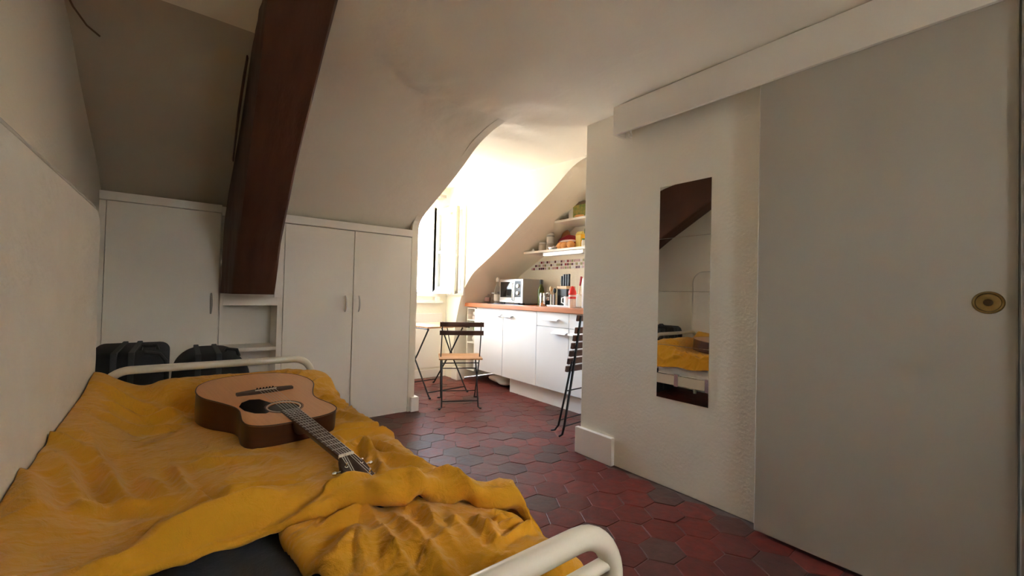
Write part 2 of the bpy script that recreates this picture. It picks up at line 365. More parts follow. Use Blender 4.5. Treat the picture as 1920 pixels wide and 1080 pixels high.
struct('baseboard_right', MB().box((XR-.032, 1.655, 0), (XR, YC+.02, .172), .004), M_WHITE, 'thick white baseboard at the end of the partition', 'baseboard')
struct('baseboard_post', MB().box((1.612, YW-.03, 0), (1.685, YW+.06, .125), .004), M_WHITE, 'small white baseboard block at the wardrobe post', 'baseboard')
struct('baseboard_dormer', MB().box((X2-.02, 4.40, 0), (X2+.09, 4.53, .14), .004), M_WHITE, 'white baseboard block at the foot of the dormer cheek', 'baseboard')
struct('trim_jamb', MB().box((2.035, -.14, 0), (XR, .040, 2.2), .004), M_JAMB, 'dark door jamb at the right edge of the room', 'jamb')

# hexagonal floor tiles: flats across the room's depth
S = .168; A = S/math.sqrt(3)
def hex_mesh(seed, s=1.0):
    q = random.Random(seed); bm = bmesh.new()
    pts = [((A-.0018)*math.cos(k*PI/3)+q.uniform(-.0018, .0018), (A-.0018)*math.sin(k*PI/3)+q.uniform(-.0018, .0018)) for k in range(6)]
    vs = []; fs = []; tz = [q.uniform(-.0008, .0008) for _ in range(6)]
    for (x, y), t in zip(pts, tz): vs.append((x, y, -.012))
    for (x, y), t in zip(pts, tz): vs.append((x, y, -.0012+t))
    for (x, y), t in zip(pts, tz): vs.append((x*.972, y*.972, t))
    vs.append((0, 0, .0006))
    for k in range(6):
        j = (k+1) % 6
        fs += [(k, j, 6+j, 6+k), (6+k, 6+j, 12+j, 12+k), (12+k, 12+j, 18)]
    return vs, fs
hx = [hex_mesh(i) for i in range(6)]
def visible(x, y):
    d = Vector((x, y, -1.05)); z = d.dot(fw)
    if z < .1: return False
    u = d.dot(rt)/z; v = -d.dot(up)/z
    return abs(u) < 960/784.2+.05 and v < 540/784.2+.05
spots = []
for i in range(-16, 14):
    for j in range(-20, 22):
        x = 1.754+i*S*math.sqrt(3)/2; y = 1.738+j*S+(S/2 if i % 2 else 0)
        if x < XL+.05 or x > XK-.02 or y < -.95 or y > YWIN-.03: continue
        if x > XR-.03 and y < YC+.03: continue
        if y > 3.55 and x < 1.62: continue
        if y > 4.5 and x > X2: continue
        vis = visible(x, y) and (x > .52) and not (x > 2.95) and not (y < .75*x+.0-.9)
        spots.append((not vis, math.hypot(x, y), x, y))
spots.sort()
tmes = []
for vs_, fs_ in hx:
    me = bpy.data.meshes.new('floor_tile'); me.from_pydata(vs_, [], fs_); me.materials.append(M_TILE); tmes.append(me)
rest = MB()
for k, (nv, d, x, y) in enumerate(spots):
    h = random.randrange(6); dz = random.uniform(-.0014, .0014); ra = random.choice([0, 1, 2, 3, 4, 5])*PI/3
    if k < 300:
        o = bpy.data.objects.new('floor_tile', tmes[h]); COL.objects.link(o); o.parent = floor
        o.location = (x, y, dz); o.rotation_euler = (random.uniform(-.006, .006), random.uniform(-.006, .006), ra)
    else:
        R = Matrix.Rotation(ra, 3, 'Z'); rest.add([(R @ Vector(v))+Vector((x, y, dz)) for v in hx[h][0]], hx[h][1])
o = build('floor_tiles', rest, M_TILES, floor); o['kind'] = 'stuff'

# ------------------------------------------------------------------ right wall: sliding door, track cover, mirror
dr = thing('door_1', 'tall plain sliding door with a round brass pull on the right', 'door', (2.09, .43, 0), kind='structure')
build('leaf', MB().box((2.065, .045, .014), (2.105, .808, 2.12), .005), M_SLIDE, dr)
pl = build('flush_pull', MB().lathe([(.037, 2.066), (.037, 2.062), (.034, 2.058), (.030, 2.059), (.029, 2.064)], (0, .108, 1.064), 32, 'x'), M_BRASS, dr, True, label='round aged brass flush pull')
build('cup', MB().lathe([(.0295, 2.0645), (.028, 2.0615), (.001, 2.0612)], (0, .108, 1.064), 32, 'x'), M_BRASS, pl, True)
build('key_boss', MB().lathe([(.011, 2.0615), (.011, 2.0575), (.008, 2.0565), (.001, 2.0565)], (0, .108, 1.064), 20, 'x'), M_BRASSD, pl, True)
tr = thing('trim_track', 'white box cover of the sliding door track under the ceiling', 'track cover', (2.07, .6, 2.05), kind='structure')
build('front_board', MB().box((2.045, -1.0, 2.043), (2.063, 1.63, 2.215), .002), M_DOOR, tr)
build('end_board', MB().box((2.063, 1.612, 2.043), (XR, 1.63, 2.215), .002), M_DOOR, tr)
build('track', MB().box((2.09, -.9, 2.10), (2.12, 1.58, 2.13)), M_GREYP, tr)
build('stop_bolt', MB().lathe([(.011, 2.02), (.013, 2.026), (.013, 2.042), (.008, 2.046), (.008, 2.10)], (2.10, 1.545, 0), 12), M_IVORY, tr, True, label='small white stop bolt under the track cover')
mi = thing('wall_mirror', 'tall narrow frameless mirror of four stacked square tiles on the partition', 'mirror', (XR-.004, 1.215, .49))
for k in range(4):
    build('mirror_tile', MB().box((XR-.006, 1.065, .492+.3*k+.0006), (XR-.001, 1.365, .492+.3*(k+1)-.0006), .0008), M_MIRROR, mi)

# ------------------------------------------------------------------ built-in wardrobes under the slope
def bow(mb, x, z0, z1, y, out=.028):
    n = 10; mb.tube([(x, y-out*math.sin(PI*k/n)**.6, z0+(z1-z0)*k/n) for k in range(n+1)], [.0045+.003*math.sin(PI*k/n) for k in range(n+1)], 8); return mb
wd1 = thing('wardrobe', 'white two-door wardrobe with nickel bow handles beside the dormer', 'wardrobe', (1.09, 3.6, 0))
build('carcass', MB().prism([(YW+.02, .05), (YW+.02, 1.54), (3.50, 1.54), (4.0, 1.05), (4.0, .05)], 'x', .585, 1.588), M_WHITE, wd1)
build('plinth', MB().box((.585, YW+.012, 0), (1.588, YW+.03, .05)), M_WHITE, wd1)
for a, b, hxx in ((.590, 1.087, 1.033), (1.094, 1.586, 1.139)):
    d = build('door', MB().box((a, YW, .042), (b, YW+.019, 1.537), .002), M_DOOR, wd1)
    build('handle', bow(MB(), hxx, .885, 1.012, YW), M_STEEL, d, True)
wd2 = thing('closet', 'white single-door closet with a dark bow handle on the left', 'closet', (-.09, 3.6, 0))
build('carcass', MB().prism([(YW+.02, .05), (YW+.02, 1.55), (3.50, 1.55), (4.0, 1.05), (4.0, .05)], 'x', -.395, .205), M_WHITE, wd2)
build('plinth', MB().box((-.395, YW+.012, 0), (.205, YW+.03, .05)), M_WHITE, wd2)
build('side_strip', MB().box((-.399, YW, .0), (-.369, YW+.02, 1.557), .001), M_WHITE, wd2)
d = build('door', MB().box((-.365, YW-.012, .05), (.197, YW+.012, 1.556), .002), M_DOOR, wd2)
build('handle', bow(MB(), .157, .877, 1.012, YW-.012), M_GREYP, d, True, label='dark nickel bow handle')
nu = thing('niche_shelf', 'white open shelf niche under the oak beam', 'shelf', (.38, 3.6, 0))
build('back_panel', MB().box((.207, 3.74, 0), (.583, 3.76, 1.2)), M_WHITE, nu)
build('side_panel', MB().box((.206, YW, 0), (.222, 3.74, 1.2), .001), M_WHITE, nu); build('side_panel', MB().box((.552, YW+.004, 0), (.583, 3.74, 1.2), .001), M_WHITE, nu)
build('top_rail', MB().box((.222, YW-.005, .932), (.552, YW+.018, .992), .002), M_WHITE, nu)
build('upper_panel', MB().box((.207, YW+.02, .99), (.584, YW+.035, 1.54)), M_WHITE, nu)
build('post_strip', MB().box((.530, YW-.003, .99), (.585, YW+.018, 1.54), .001), M_WHITE, nu)
build('shelf', MB().box((.222, YW+.006, .606), (.552, 3.74, .632), .002), M_WHITE, nu)
struct('trim_wardrobe_right', MB().box((.20, YW-.012, 1.543), (1.592, YW+.03, 1.603), .003), M_WHITE, 'white trim board between wardrobe doors and roof slope', 'trim')
struct('trim_wardrobe_left', MB().box((-.399, YW-.016, 1.560), (.20, YW+.03, 1.612), .003), M_WHITE, 'white trim board above the left closet door', 'trim')

# ------------------------------------------------------------------ old oak beam
st = np.array([  # z, Yf, XfL, XfR, Yb, XbL, XbR
 (1.015, 3.10, .250, .475, 3.445, .198, .512), (1.33, 2.90, .248, .475, 3.445, .204, .51), (1.52, 2.64, .242, .466, 3.445, .210, .50),
 (1.69, 2.40, .236, .456, 3.44, .226, .49), (1.84, 2.17, .229, .450, 3.13, .232, .48), (1.98, 1.95, .222, .446, 2.82, .233, .47), (2.06, 1.84, .215, .445, 2.67, .232, .465), (2.26, 1.60, .205, .45, 2.35, .232, .46)])
zz = np.linspace(st[0, 0], st[-1, 0], 60); rings = []
for z in zz:
    yf, xl, xr, yb, bl, br = [np.interp(z, st[:, 0], st[:, i]) for i in range(1, 7)]
    corners = [(xl, yf), (xr, yf), (br, yb), (bl, yb)]; ring = []
    for i in range(4):
        p, q = np.array(corners[i]), np.array(corners[(i+1) % 4])
        for t in np.linspace(0, 1, 14, endpoint=False): ring.append(p+(q-p)*t)
    ring = np.array(ring)
    for _ in range(1): ring = (np.roll(ring, 1, 0)+2*ring+np.roll(ring, -1, 0))/4
    c = ring.mean(0); d = ring-c; d /= np.linalg.norm(d, axis=1)[:, None]
    ang = np.arange(len(ring))*.33
    w = .011*fbm(ang*1.7, np.full(len(ring), z*2.6), 4)+.004*fbm(ang*6, np.full(len(ring), z*3.0)+9, 3)
    ring = ring+d*w[:, None]
    rings.append(np.c_[ring, np.full(len(ring), z)])
n = len(rings[0]); bm_ = MB(); bm_.add(np.vstack(rings).tolist(), [(i*n+k, i*n+(k+1) % n, (i+1)*n+(k+1) % n, (i+1)*n+k) for i in range(len(zz)-1) for k in range(n)]+[tuple(range(n-1, -1, -1)), tuple((len(zz)-1)*n+k for k in range(n))])
bt = thing('timber_beam', 'massive dark old oak beam rising along the roof slope', 'beam', (.35, 3.3, 1.015))
build('beam', bm_, M_OAK, bt, True)
build('side_plank', MB().tube([(.212, 2.92, 1.80), (.207, 2.62, 1.97), (.207, 2.42, 2.07), (.208, 2.30, 2.125)], [.012, .018, .018, .014], 8, flat=(.35, 1.6)), M_OAK, bt, True)

# thin cable in the corner of the ceiling
solo('ceiling_cable', MB().tube([(-.39, 2.30, 2.185), (-.375, 2.40, 2.160), (-.345, 2.48, 2.135), (-.31, 2.52, 2.122)], .004, 6), M_BROWNC, 'thin dark cable hanging at the upper left corner of the ceiling', 'cable', smooth=True)

# ------------------------------------------------------------------ window
win = thing('window_1', 'white dormer window with its right casement swung open into the room', 'window', (2.1, YWIN+.1, WZ0), kind='structure')
fr = MB(); t = .045
fr.box((WX0, YWIN+.06, WZ0), (WX0+t, YWIN+.13, WZ1), .004).box((WX1-.01, YWIN+.0, WZ0), (WX1+.035, YWIN+.09, WZ1), .004).box((WX0, YWIN+.06, WZ1-t), (WX1, YWIN+.13, WZ1), .004).box((WX0, YWIN+.06, WZ0), (WX1, YWIN+.13, WZ0+.02), .004)
build('frame', fr, M_WINP, win)
SX, SY0, SY1, SZ0, SZ1 = 2.52, 4.27, YWIN+.02, 1.045, 2.095
sm = MB(); st_ = .062
sm.box((SX-.02, SY0, SZ0), (SX+.02, SY0+st_, SZ1), .005).box((SX-.02, SY1-st_, SZ0), (SX+.02, SY1, SZ1), .005)
sm.box((SX-.019, SY0+st_, SZ1-.06), (SX+.019, SY1-st_, SZ1), .004).box((SX-.019, SY0+st_, SZ0), (SX+.019, SY1-st_, SZ0+.085), .004)
sm.box((SX-.016, SY0+st_, 1.55), (SX+.016, SY1-st_, 1.578), .004)
sa = build('casement', sm, M_WINP, win)
build('pane', MB().box((SX-.002, SY0+st_, SZ0+.085), (SX+.002, SY1-st_, 1.55)), M_GLASSP, sa)
build('pane', MB().box((SX-.002, SY0+st_, 1.578), (SX+.002, SY1-st_, SZ1-.06)), M_GLASSP, sa)
build('edge_strip', MB().box((SX-.012, SY0-.014, SZ0+.01), (SX+.028, SY0, SZ1-.01), .003), M_CREAM, sa)
eb = MB().tube([(SX-.0, SY0-.022, SZ0+.04), (SX, SY0-.022, SZ1-.04)], .006, 8)
for z in (1.37, 1.50, 1.62): eb.blob((SX, SY0-.026, z), (.012, .012, .02), 1, 0, 10, 6)
build('espagnolette', eb, M_CREAM, sa, True)
build('drip_rail', MB().prism([(SX-.02, SZ0+.004), (SX-.05, SZ0+.004), (SX-.05, SZ0+.02), (SX-.02, SZ0+.05)], 'y', SY0+.03, SY1-.03), M_WINP, sa)
w2 = thing('fill_window', 'unseen white two-light window added in the back wall for fill light', 'window', (.95, -1.1, BW[2]), kind='structure')  # added window, out of view: fill light from behind the camera
f2 = MB(); x0, x1, z0, z1 = BW; xm = (x0+x1)/2
for a_, b_ in (((x0, z0), (x0+.05, z1)), ((x1-.05, z0), (x1, z1)), ((x0, z0), (x1, z0+.06)), ((x0, z1-.05), (x1, z1)), ((xm-.015, z0), (xm+.015, z1))): f2.box((a_[0], -1.13, a_[1]), (b_[0], -1.08, b_[1]), .004)
build('frame', f2, M_WINP, w2)
for a_, b_ in ((x0+.05, xm-.015), (xm+.015, x1-.05)): build('pane', MB().box((a_, -1.107, z0+.06), (b_, -1.103, z1-.05)), M_GLASSP, w2)
sh = thing('window_shutter', 'pale panelled inner shutter folded flat against the dormer cheek', 'shutter', (X2-.012, 4.47, 1.03))
build('leaf', MB().box((X2-.022, 4.30, 1.03), (X2-.002, 4.70, 2.14), .004), M_WINP, sh)
for z0, z1 in ((1.09, 1.52), (1.60, 2.08)): build('panel', MB().box((X2-.027, 4.36, z0), (X2-.020, 4.64, z1), .003), M_CREAM, sh)
solo('curtain_rod_bracket', MB().box((2.50, YWIN-.10, 2.245), (2.58, YWIN+.01, 2.285), .004).tube([(2.54, YWIN-.10, 2.265), (2.30, YWIN-.10, 2.265)], .010, 10), M_GREYP, 'short grey rod bracket above the open window', 'bracket')

# the houses across the street
hb = thing('apartment_house', 'pale sunlit house with zinc roof across the street', 'building', (6, 17, -14))
build('facade', MB().box((-12, 16, -14), (26, 24, -1.2)), M_FACADE, hb)
build('roof', MB().prism([(15.8, -1.2), (17.0, 1.1), (22.6, 1.6), (24.2, -1.2)], 'x', -12, 26), M_ZINC, hb)
for x in (-3.5, -.5, 2.5, 5.5, 8.5, 11.5):
    w_ = build('window', MB().box((x, 15.9, -4.3), (x+1.1, 16.05, -1.9), .02), M_WINP, hb); build('pane', MB().box((x+.12, 15.88, -4.2), (x+.98, 15.9, -2.0)), M_BLACKG, w_)
for x in (1.5, 8.0): 
    c_ = build('chimney', MB().box((x, 18.4, .6), (x+1.6, 19.2, 2.6), .03), M_FACADE, hb)
    for k in range(4): build('chimney_pot', MB().lathe([(.13, 2.6), (.11, 3.1)], (x+.25+.36*k, 18.8, 0), 10), M_TERRA, c_)

# ------------------------------------------------------------------ bed
BX0, BX1, BY0, BY1, RZ = -.245, .553, .425, 2.405, .69
bed = thing('metal_bed', 'single bed with a cream tubular metal frame', 'bed', ((BX0+BX1)/2, (BY0+BY1)/2, 0))
def arch(y, r=.0175):
    R_ = .085; P = [(BX0, y, 0), (BX0, y, RZ-R_)]
    P += [(BX0+R_-R_*math.cos(a), y, RZ-R_+R_*math.sin(a)) for a in np.linspace(.15, PI/2, 9)]
    P += [(BX0+R_+(BX1-BX0-2*R_)*k/6, y, RZ) for k in range(1, 6)]
    P += [(BX1-R_+R_*math.sin(a), y, RZ-R_+R_*math.cos(a)) for a in np.linspace(0, PI/2-.15, 9)]
    P += [(BX1, y, RZ-R_), (BX1, y, 0)]
    return MB().tube(P, r, 16)
for nm, y in (('headboard', BY0), ('footboard', BY1)):
    h = build(nm, arch(y), M_TUBE, bed, True)
    for z in ((.632, .47) if nm == 'headboard' else (.47, .36)):
        build('crossbar', MB().tube([(BX0, y, z), (BX1, y, z)], .011, 12), M_TUBE, h, True)
for x in (BX0-.004, BX1+.004):
    sr = build('side_rail', MB().box((x-.014, BY0+.02, .225), (x+.014, BY1-.02, .315), .004), M_TUBE, bed)
    for y in (1.02, 1.42, 1.86, 2.16):
        build('clip', MB().box((x-.02, y-.02, .215), (x+.02, y+.02, .335), .003), M_CHROME, sr)
for k in range(9):
    y = BY0+.15+k*.21
    build('slat', MB().box((BX0+.012, y-.03, .300), (BX1-.012, y+.03, .316), .003), M_WOODL, bed)
def quilt(x0, x1, y0, y1, z0, z1):
    nx, ny = 40, 90; out = MB()
    us = np.linspace(0, 1, nx); vs_ = np.linspace(0, 1, ny); U, V = np.meshgrid(us, vs_, indexing='ij')
    X = x0+(x1-x0)*U; Y = y0+(y1-y0)*V
    q = .006*np.abs(np.sin((X+Y)*24))*np.abs(np.sin((X-Y)*24))
    e = .02
    ed = np.minimum(np.minimum(X-x0, x1-X), np.minimum(Y-y0, y1-Y)); dr_ = np.where(ed < e, e-np.sqrt(np.maximum(0, e*e-(e-ed)**2)), 0)
    out.grid(np.stack([X, Y, z1-.006+q-dr_], -1)); out.grid(np.stack([X, Y, z0+dr_*.5], -1), True)
    # sides with soft quilting
    per = [(x0, y0), (x1, y0), (x1, y1), (x0, y1), (x0, y0)]
    for (ax, ay), (bx_, by_) in zip(per[:-1], per[1:]):
        L = math.hypot(bx_-ax, by_-ay); m = max(8, int(L/.02)); T, Hh = np.meshgrid(np.linspace(0, 1, m), np.linspace(0, 1, 9), indexing='ij')
        nxn, nyn = (by_-ay)/L, -(bx_-ax)/L
        b_ = (.010*np.sin(PI*Hh)+.004*np.sin(PI*Hh)*np.abs(np.sin(T*L*30)))*np.clip(np.sin(PI*T)*30, 0, 1)
        out.grid(np.stack([ax+(bx_-ax)*T+nxn*b_, ay+(by_-ay)*T+nyn*b_, z0+.01+(z1-.026-z0-.0)*Hh], -1))
    return out
def mattress(name, z0, z1, label):
    m_ = thing(name, label, 'mattress', (.155, 1.41, z0), group='mattresses stacked on the bed')
    x0, x1, y0, y1 = -.232, .545, .455, 2.365
    build('cover', quilt(x0, x1, y0, y1, z0, z1), M_MATT2, m_, True)
    for z in (z0+.006, z1-.018):
        build('piping', MB().tube([(x0, y0, z), (x1, y0, z), (x1, y1, z), (x0, y1, z), (x0, y0, z)], .005, 8, False), M_MATT2, m_, True)
mattress('bed_mattress', .317, .407, 'white quilted mattress, the lower of two stacked on the bed')
mattress('bed_mattress', .409, .508, 'white quilted mattress, the upper of two stacked on the bed')

# charcoal fitted sheet on the upper mattress
nx, ny = 70, 150
X, Y = np.meshgrid(np.linspace(-.238, .552, nx), np.linspace(.445, 2.37, ny), indexing='ij')
ed = np.minimum(np.minimum(X+.238, .552-X), Y-.445); Z = .512+.010*np.maximum(0, fbm(X*9, Y*7, 4))+.004*fbm(X*30, Y*22, 2)-np.where(ed < .03, .03*(1-ed/.03)**2, 0)
solo('fitted_sheet', MB().grid(np.stack([X, Y, Z], -1)), M_SHEET, 'charcoal fitted sheet showing under the mustard duvet', 'sheet', smooth='full')

# mustard duvet: folds laid out one by one, then fine crumple
RID = [
 (0.014,0.030,[(-0.266, 2.678), (-0.09, 2.466), (0.055, 1.98)]),
 (0.016,0.025,[(-0.239, 2.19), (-0.118, 2.202), (0.06, 2.209)]),
 (0.012,0.025,[(-0.215, 1.986), (-0.096, 1.936), (0.048, 1.934)]),
 (0.012,0.022,[(-0.286, 1.663), (-0.236, 1.656), (-0.162, 1.559)]),
 (0.012,0.020,[(-0.209, 1.769), (-0.142, 1.495), (-0.098, 1.358)]),
 (0.012,0.022,[(-0.07, 1.478), (0.02, 1.234), (0.068, 1.168)]),
 (0.014,0.014,[(-0.003, 1.524), (0.016, 1.368), (0.032, 1.274), (0.07, 1.179)]),
 (0.012,0.020,[(-0.242, 1.564), (-0.174, 1.359), (-0.149, 1.247)]),
 (0.016,0.030,[(-0.288, 1.42), (-0.247, 1.362), (-0.203, 1.186)]),
 (0.014,0.025,[(-0.163, 1.257), (-0.115, 1.304), (0.02, 1.234)]),
 (0.013,0.025,[(0.011, 1.494), (0.123, 1.499), (0.227, 1.438), (0.242, 1.355)]),
 (0.012,0.020,[(0.083, 1.259), (0.172, 1.228), (0.299, 1.155)]),
 (0.012,0.020,[(-0.139, 1.543), (-0.113, 1.397), (-0.063, 1.28)]),
 (0.020,0.040,[(-0.072, 1.029), (0.002, 1.029), (0.07, 1.04), (0.196, 1.083), (0.323, 1.073)]),
 (0.014,0.030,[(-0.132, 0.961), (-0.067, 0.969), (0.002, 1.011), (0.108, 1.046), (0.236, 1.055)]),
 (0.010,0.020,[(-0.026, 0.94), (0.066, 0.956), (0.155, 0.959), (0.265, 0.983)]),
 (0.010,0.012,[(0.419, 2.947), (0.375, 2.673)]),
 (0.010,0.012,[(0.467, 2.919), (0.424, 2.599)]),
 (0.010,0.012,[(0.536, 2.878), (0.474, 2.613)]),
 (0.010,0.014,[(0.645, 2.872), (0.539, 2.485)]),
 (0.014,0.018,[(0.662, 2.805), (0.71, 2.617), (0.656, 2.212)]),
 (0.012,0.015,[(0.592, 2.411), (0.665, 2.366), (0.661, 2.136)]),
 (0.012,0.015,[(0.555, 2.203), (0.621, 2.092), (0.633, 1.868)]),
 (0.012,0.015,[(0.516, 1.972), (0.593, 1.894), (0.596, 1.641)]),
 (0.013,0.016,[(0.504, 1.819), (0.557, 1.688), (0.605, 1.548)]),
 (0.013,0.016,[(0.415, 1.541), (0.518, 1.49), (0.63, 1.452)]),
 (0.013,0.016,[(0.423, 1.518), (0.429, 1.384), (0.421, 1.251)]),
 (0.013,0.016,[(0.479, 1.445), (0.517, 1.354), (0.545, 1.231)]),
 (0.012,0.016,[(0.456, 1.444), (0.466, 1.3), (0.443, 1.21)]),
 (0.012,0.014,[(0.38, 1.582), (0.436, 1.62), (0.518, 1.566), (0.626, 1.576)]),
 (0.018,0.018,[(0.241, 0.933), (0.288, 0.935), (0.344, 0.964), (0.339, 0.863), (0.326, 0.748), (0.326, 0.643)]),
 (0.018,0.018,[(0.38, 0.918), (0.375, 0.837), (0.374, 0.713), (0.374, 0.608)]),
 (0.014,0.018,[(0.447, 0.856), (0.419, 0.762), (0.419, 0.629)]),
 (0.012,0.016,[(0.466, 0.795), (0.459, 0.725), (0.449, 0.646)]),
 (0.012,0.014,[(0.51, 0.764), (0.502, 0.686), (0.488, 0.637)]),
 (0.012,0.012,[(0.565, 0.781), (0.6, 0.727), (0.604, 0.628)]),
 (0.010,0.010,[(0.537, 0.709), (0.559, 0.677), (0.56, 0.622)]),
 (0.010,0.010,[(0.541, 0.741), (0.566, 0.697), (0.575, 0.649)]),
 (0.010,0.010,[(0.498, 0.644), (0.549, 0.652), (0.584, 0.627)]),
 (0.020,0.025,[(0.216, 0.748), (0.243, 0.815), (0.289, 0.855), (0.292, 0.747)]),
 (0.012,0.018,[(0.277, 0.818), (0.273, 0.755), (0.265, 0.707)]),
 (0.016,0.018,[(0.373, 1.027), (0.464, 0.991), (0.574, 0.951), (0.599, 0.87), (0.586, 0.779), (0.561, 0.691)]),
 (0.012,0.014,[(0.495, 0.956), (0.528, 0.906), (0.539, 0.812), (0.551, 0.738)]),
 (0.012,0.014,[(0.358, 0.95), (0.43, 0.936), (0.471, 0.871), (0.51, 0.81)]),
 (0.010,0.012,[(0.26, 1.019), (0.295, 1.006), (0.338, 1.012), (0.39, 1.002)]),
 (0.010,0.012,[(0.284, 0.926), (0.326, 0.939), (0.358, 0.95)]),
 (0.014,0.016,[(0.381, 1.385), (0.467, 1.327), (0.514, 1.199), (0.576, 1.07)]),
 (0.012,0.014,[(0.467, 1.413), (0.475, 1.225), (0.446, 1.097)]),
]
CRX = [-.30, -.10, -.013, .065, .16, .237, .287, .335, .375, .471, .524, .573, .64, .80]
CRY = [.76, .915, .955, .970, .985, .955, .965, .939, .906, .870, .832, .76, .69, .60]
XE, RR = .545, .075
def base(SS):
    ang = np.clip((SS-XE)/RR, 0, 1.45); over = np.maximum(0, SS-XE-1.45*RR); o = SS < XE
    return (np.where(o, SS, XE+RR*np.sin(ang)+over*math.cos(1.45)), np.where(o, 0, -RR*(1-np.cos(ang))-over*math.sin(1.45)),
            np.where(o, 0, np.sin(ang)), np.where(o, 1, np.cos(ang)), ang)
def polyd(SS, YY, P):
    best = np.full(SS.shape, 9.); tt = np.zeros(SS.shape); P = np.array(P, float); L = len(P)-1
    P[:, 0] = np.where(P[:, 1] > 2.05, P[:, 0]*.93, P[:, 0]); P[:, 1] = np.where(P[:, 1] > 2.05, 2.05+(P[:, 1]-2.05)*.34, P[:, 1])
    for i in range(L):
        a, b = P[i], P[i+1]; ab = b-a; t = np.clip(((SS-a[0])*ab[0]+(YY-a[1])*ab[1])/(ab@ab+1e-9), 0, 1)
        d = np.hypot(SS-a[0]-ab[0]*t, YY-a[1]-ab[1]*t); u = (i+t)/L
        tt = np.where(d < best, u, tt); best = np.minimum(best, d)
    return best, tt
def heights(SS, YY, region):
    cy = np.interp(SS, CRX, CRY); dd = YY-cy
    H = np.full(SS.shape, .550)+.012*fbm(SS*2.3+1, YY*2.0, 3)
    if region == 'L':
        H += (.072+.045*(YY-1.3))*(1-sstep(-.27, -.08, SS))
        H += .090*sstep(2.10, 2.37, YY)*(1-.25*sstep(.4, .6, SS))*(.25+.75*sstep(-.22, -.02, SS))
        H += (.016+.034*sstep(.18, .34, SS))*np.exp(-((dd-.05)/.065)**2)+.014*(1-sstep(.05, .28, dd))
    else:
        H += .022*np.exp(-((dd+.17)/.11)**2)*sstep(.2, .33, SS)-.035*(1-sstep(.46, .58, YY))+.0*dd
    for a, w, P in RID:
        d, t = polyd(SS, YY, P); d = d+.004*vnoise(SS*40, YY*40)
        cyp = np.interp(np.mean([p[0] for p in P]), CRX, CRY); isR = np.mean([p[1] for p in P]) < cyp-.01 and np.mean([p[0] for p in P]) > .2
        if isR != (region == 'R'): continue
        fade = np.clip(np.sin(PI*np.clip(t, .02, .98))*2.0, .15, 1)
        H += a*(.95 if region == 'R' else 1.35)*fade*(.55*np.exp(-(d/w)**2)+.6*np.exp(-np.sqrt((d/w)**2+.03)*1.7)-.45*np.exp(-((d-1.9*w)/(1.1*w))**2))
    warpx = .05*fbm(SS*5, YY*5, 2); warpy = .05*fbm(SS*5+40, YY*5, 2)
    U1 = SS*.82+YY*.57; U2 = -SS*.57+YY*.82
    cr = 1-np.abs(fbm((U1+warpx)*5, (U2+warpy)*13, 3))*2.6; cr2 = 1-np.abs(fbm((U1+warpx)*14+9, (U2+warpy)*36, 2))*2.6
    mask = .45+.55*(sstep(.38, .55, SS) if region == 'L' else 1)
    H += .0075*mask*np.maximum(0, cr)**2+.0024*mask*np.maximum(0, cr2)**2
    # pressed down where the guitar lies
    gd = np.hypot((SS-.25)/.24, (YY-1.80)/.36); H = np.where(gd < 1.25, H-np.maximum(H-.546, 0)*(1-sstep(.8, 1.25, gd)), H)
    # the head of the guitar rests free
    hd_ = np.hypot((SS-.39)/.035, (YY-1.17)/.07); H = H-np.maximum(H-.556, 0)*(1-sstep(.8, 1.4, hd_))
    return H
def place(SS, YY, H, drop=0):
    bx, bz, nx_, nz_, ang = base(SS); disp = H-.55
    side = sstep(XE, XE+.06, SS); disp = disp+side*(.010*fbm(SS*4, YY*9, 2)+.008*np.sin(YY*23+3*fbm(SS*3, YY*4, 2))*sstep(XE+.04, .70, SS))
    disp = disp*np.where(SS < XE, 1, .6+.4*np.cos(ang))
    return np.stack([bx+nx_*disp, YY, .55+bz+nz_*disp-drop], -1)
ns = 240; smax = .72
# upper layer: from the footboard to the fold, its edge rolled under
u = np.linspace(0, 1, ns)[:, None]; ntk = 10; nv = 330
qa = np.linspace(.9*PI, 0, ntk)[None]; vv = (np.linspace(0, 1, nv)**1.15)[None]
S_ = np.broadcast_to(-.268+(smax+.268)*u, (ns, nv)); cyL = np.interp(S_[:, :1], CRX, CRY)+.012*fbm(S_[:, :1]*9, S_[:, :1]*0+2, 3)
rr_ = .010+.020*sstep(.17, .32, S_[:, :1])
Ytop = cyL+rr_+(2.385-cyL-rr_)*vv; Htop = heights(S_, Ytop, 'L')
hem = .735+.05*fbm(Ytop*3, Ytop*0, 3)
St = np.minimum(S_*1.0, 9); St = np.where(S_ > XE, XE+(S_-XE)*(hem-XE)/(smax-XE), S_)
GL = place(St, Ytop, Htop)
Ytk = cyL+rr_-rr_*np.sin(qa); Htk = np.broadcast_to(Htop[:, :1], (ns, ntk))
GT = place(np.broadcast_to(St[:, :1], (ns, ntk)), Ytk, Htk); GT[..., 2] -= rr_*(1-np.cos(qa))
dm = MB(); dm.grid(np.concatenate([GT[:, :-1], GL], 1))
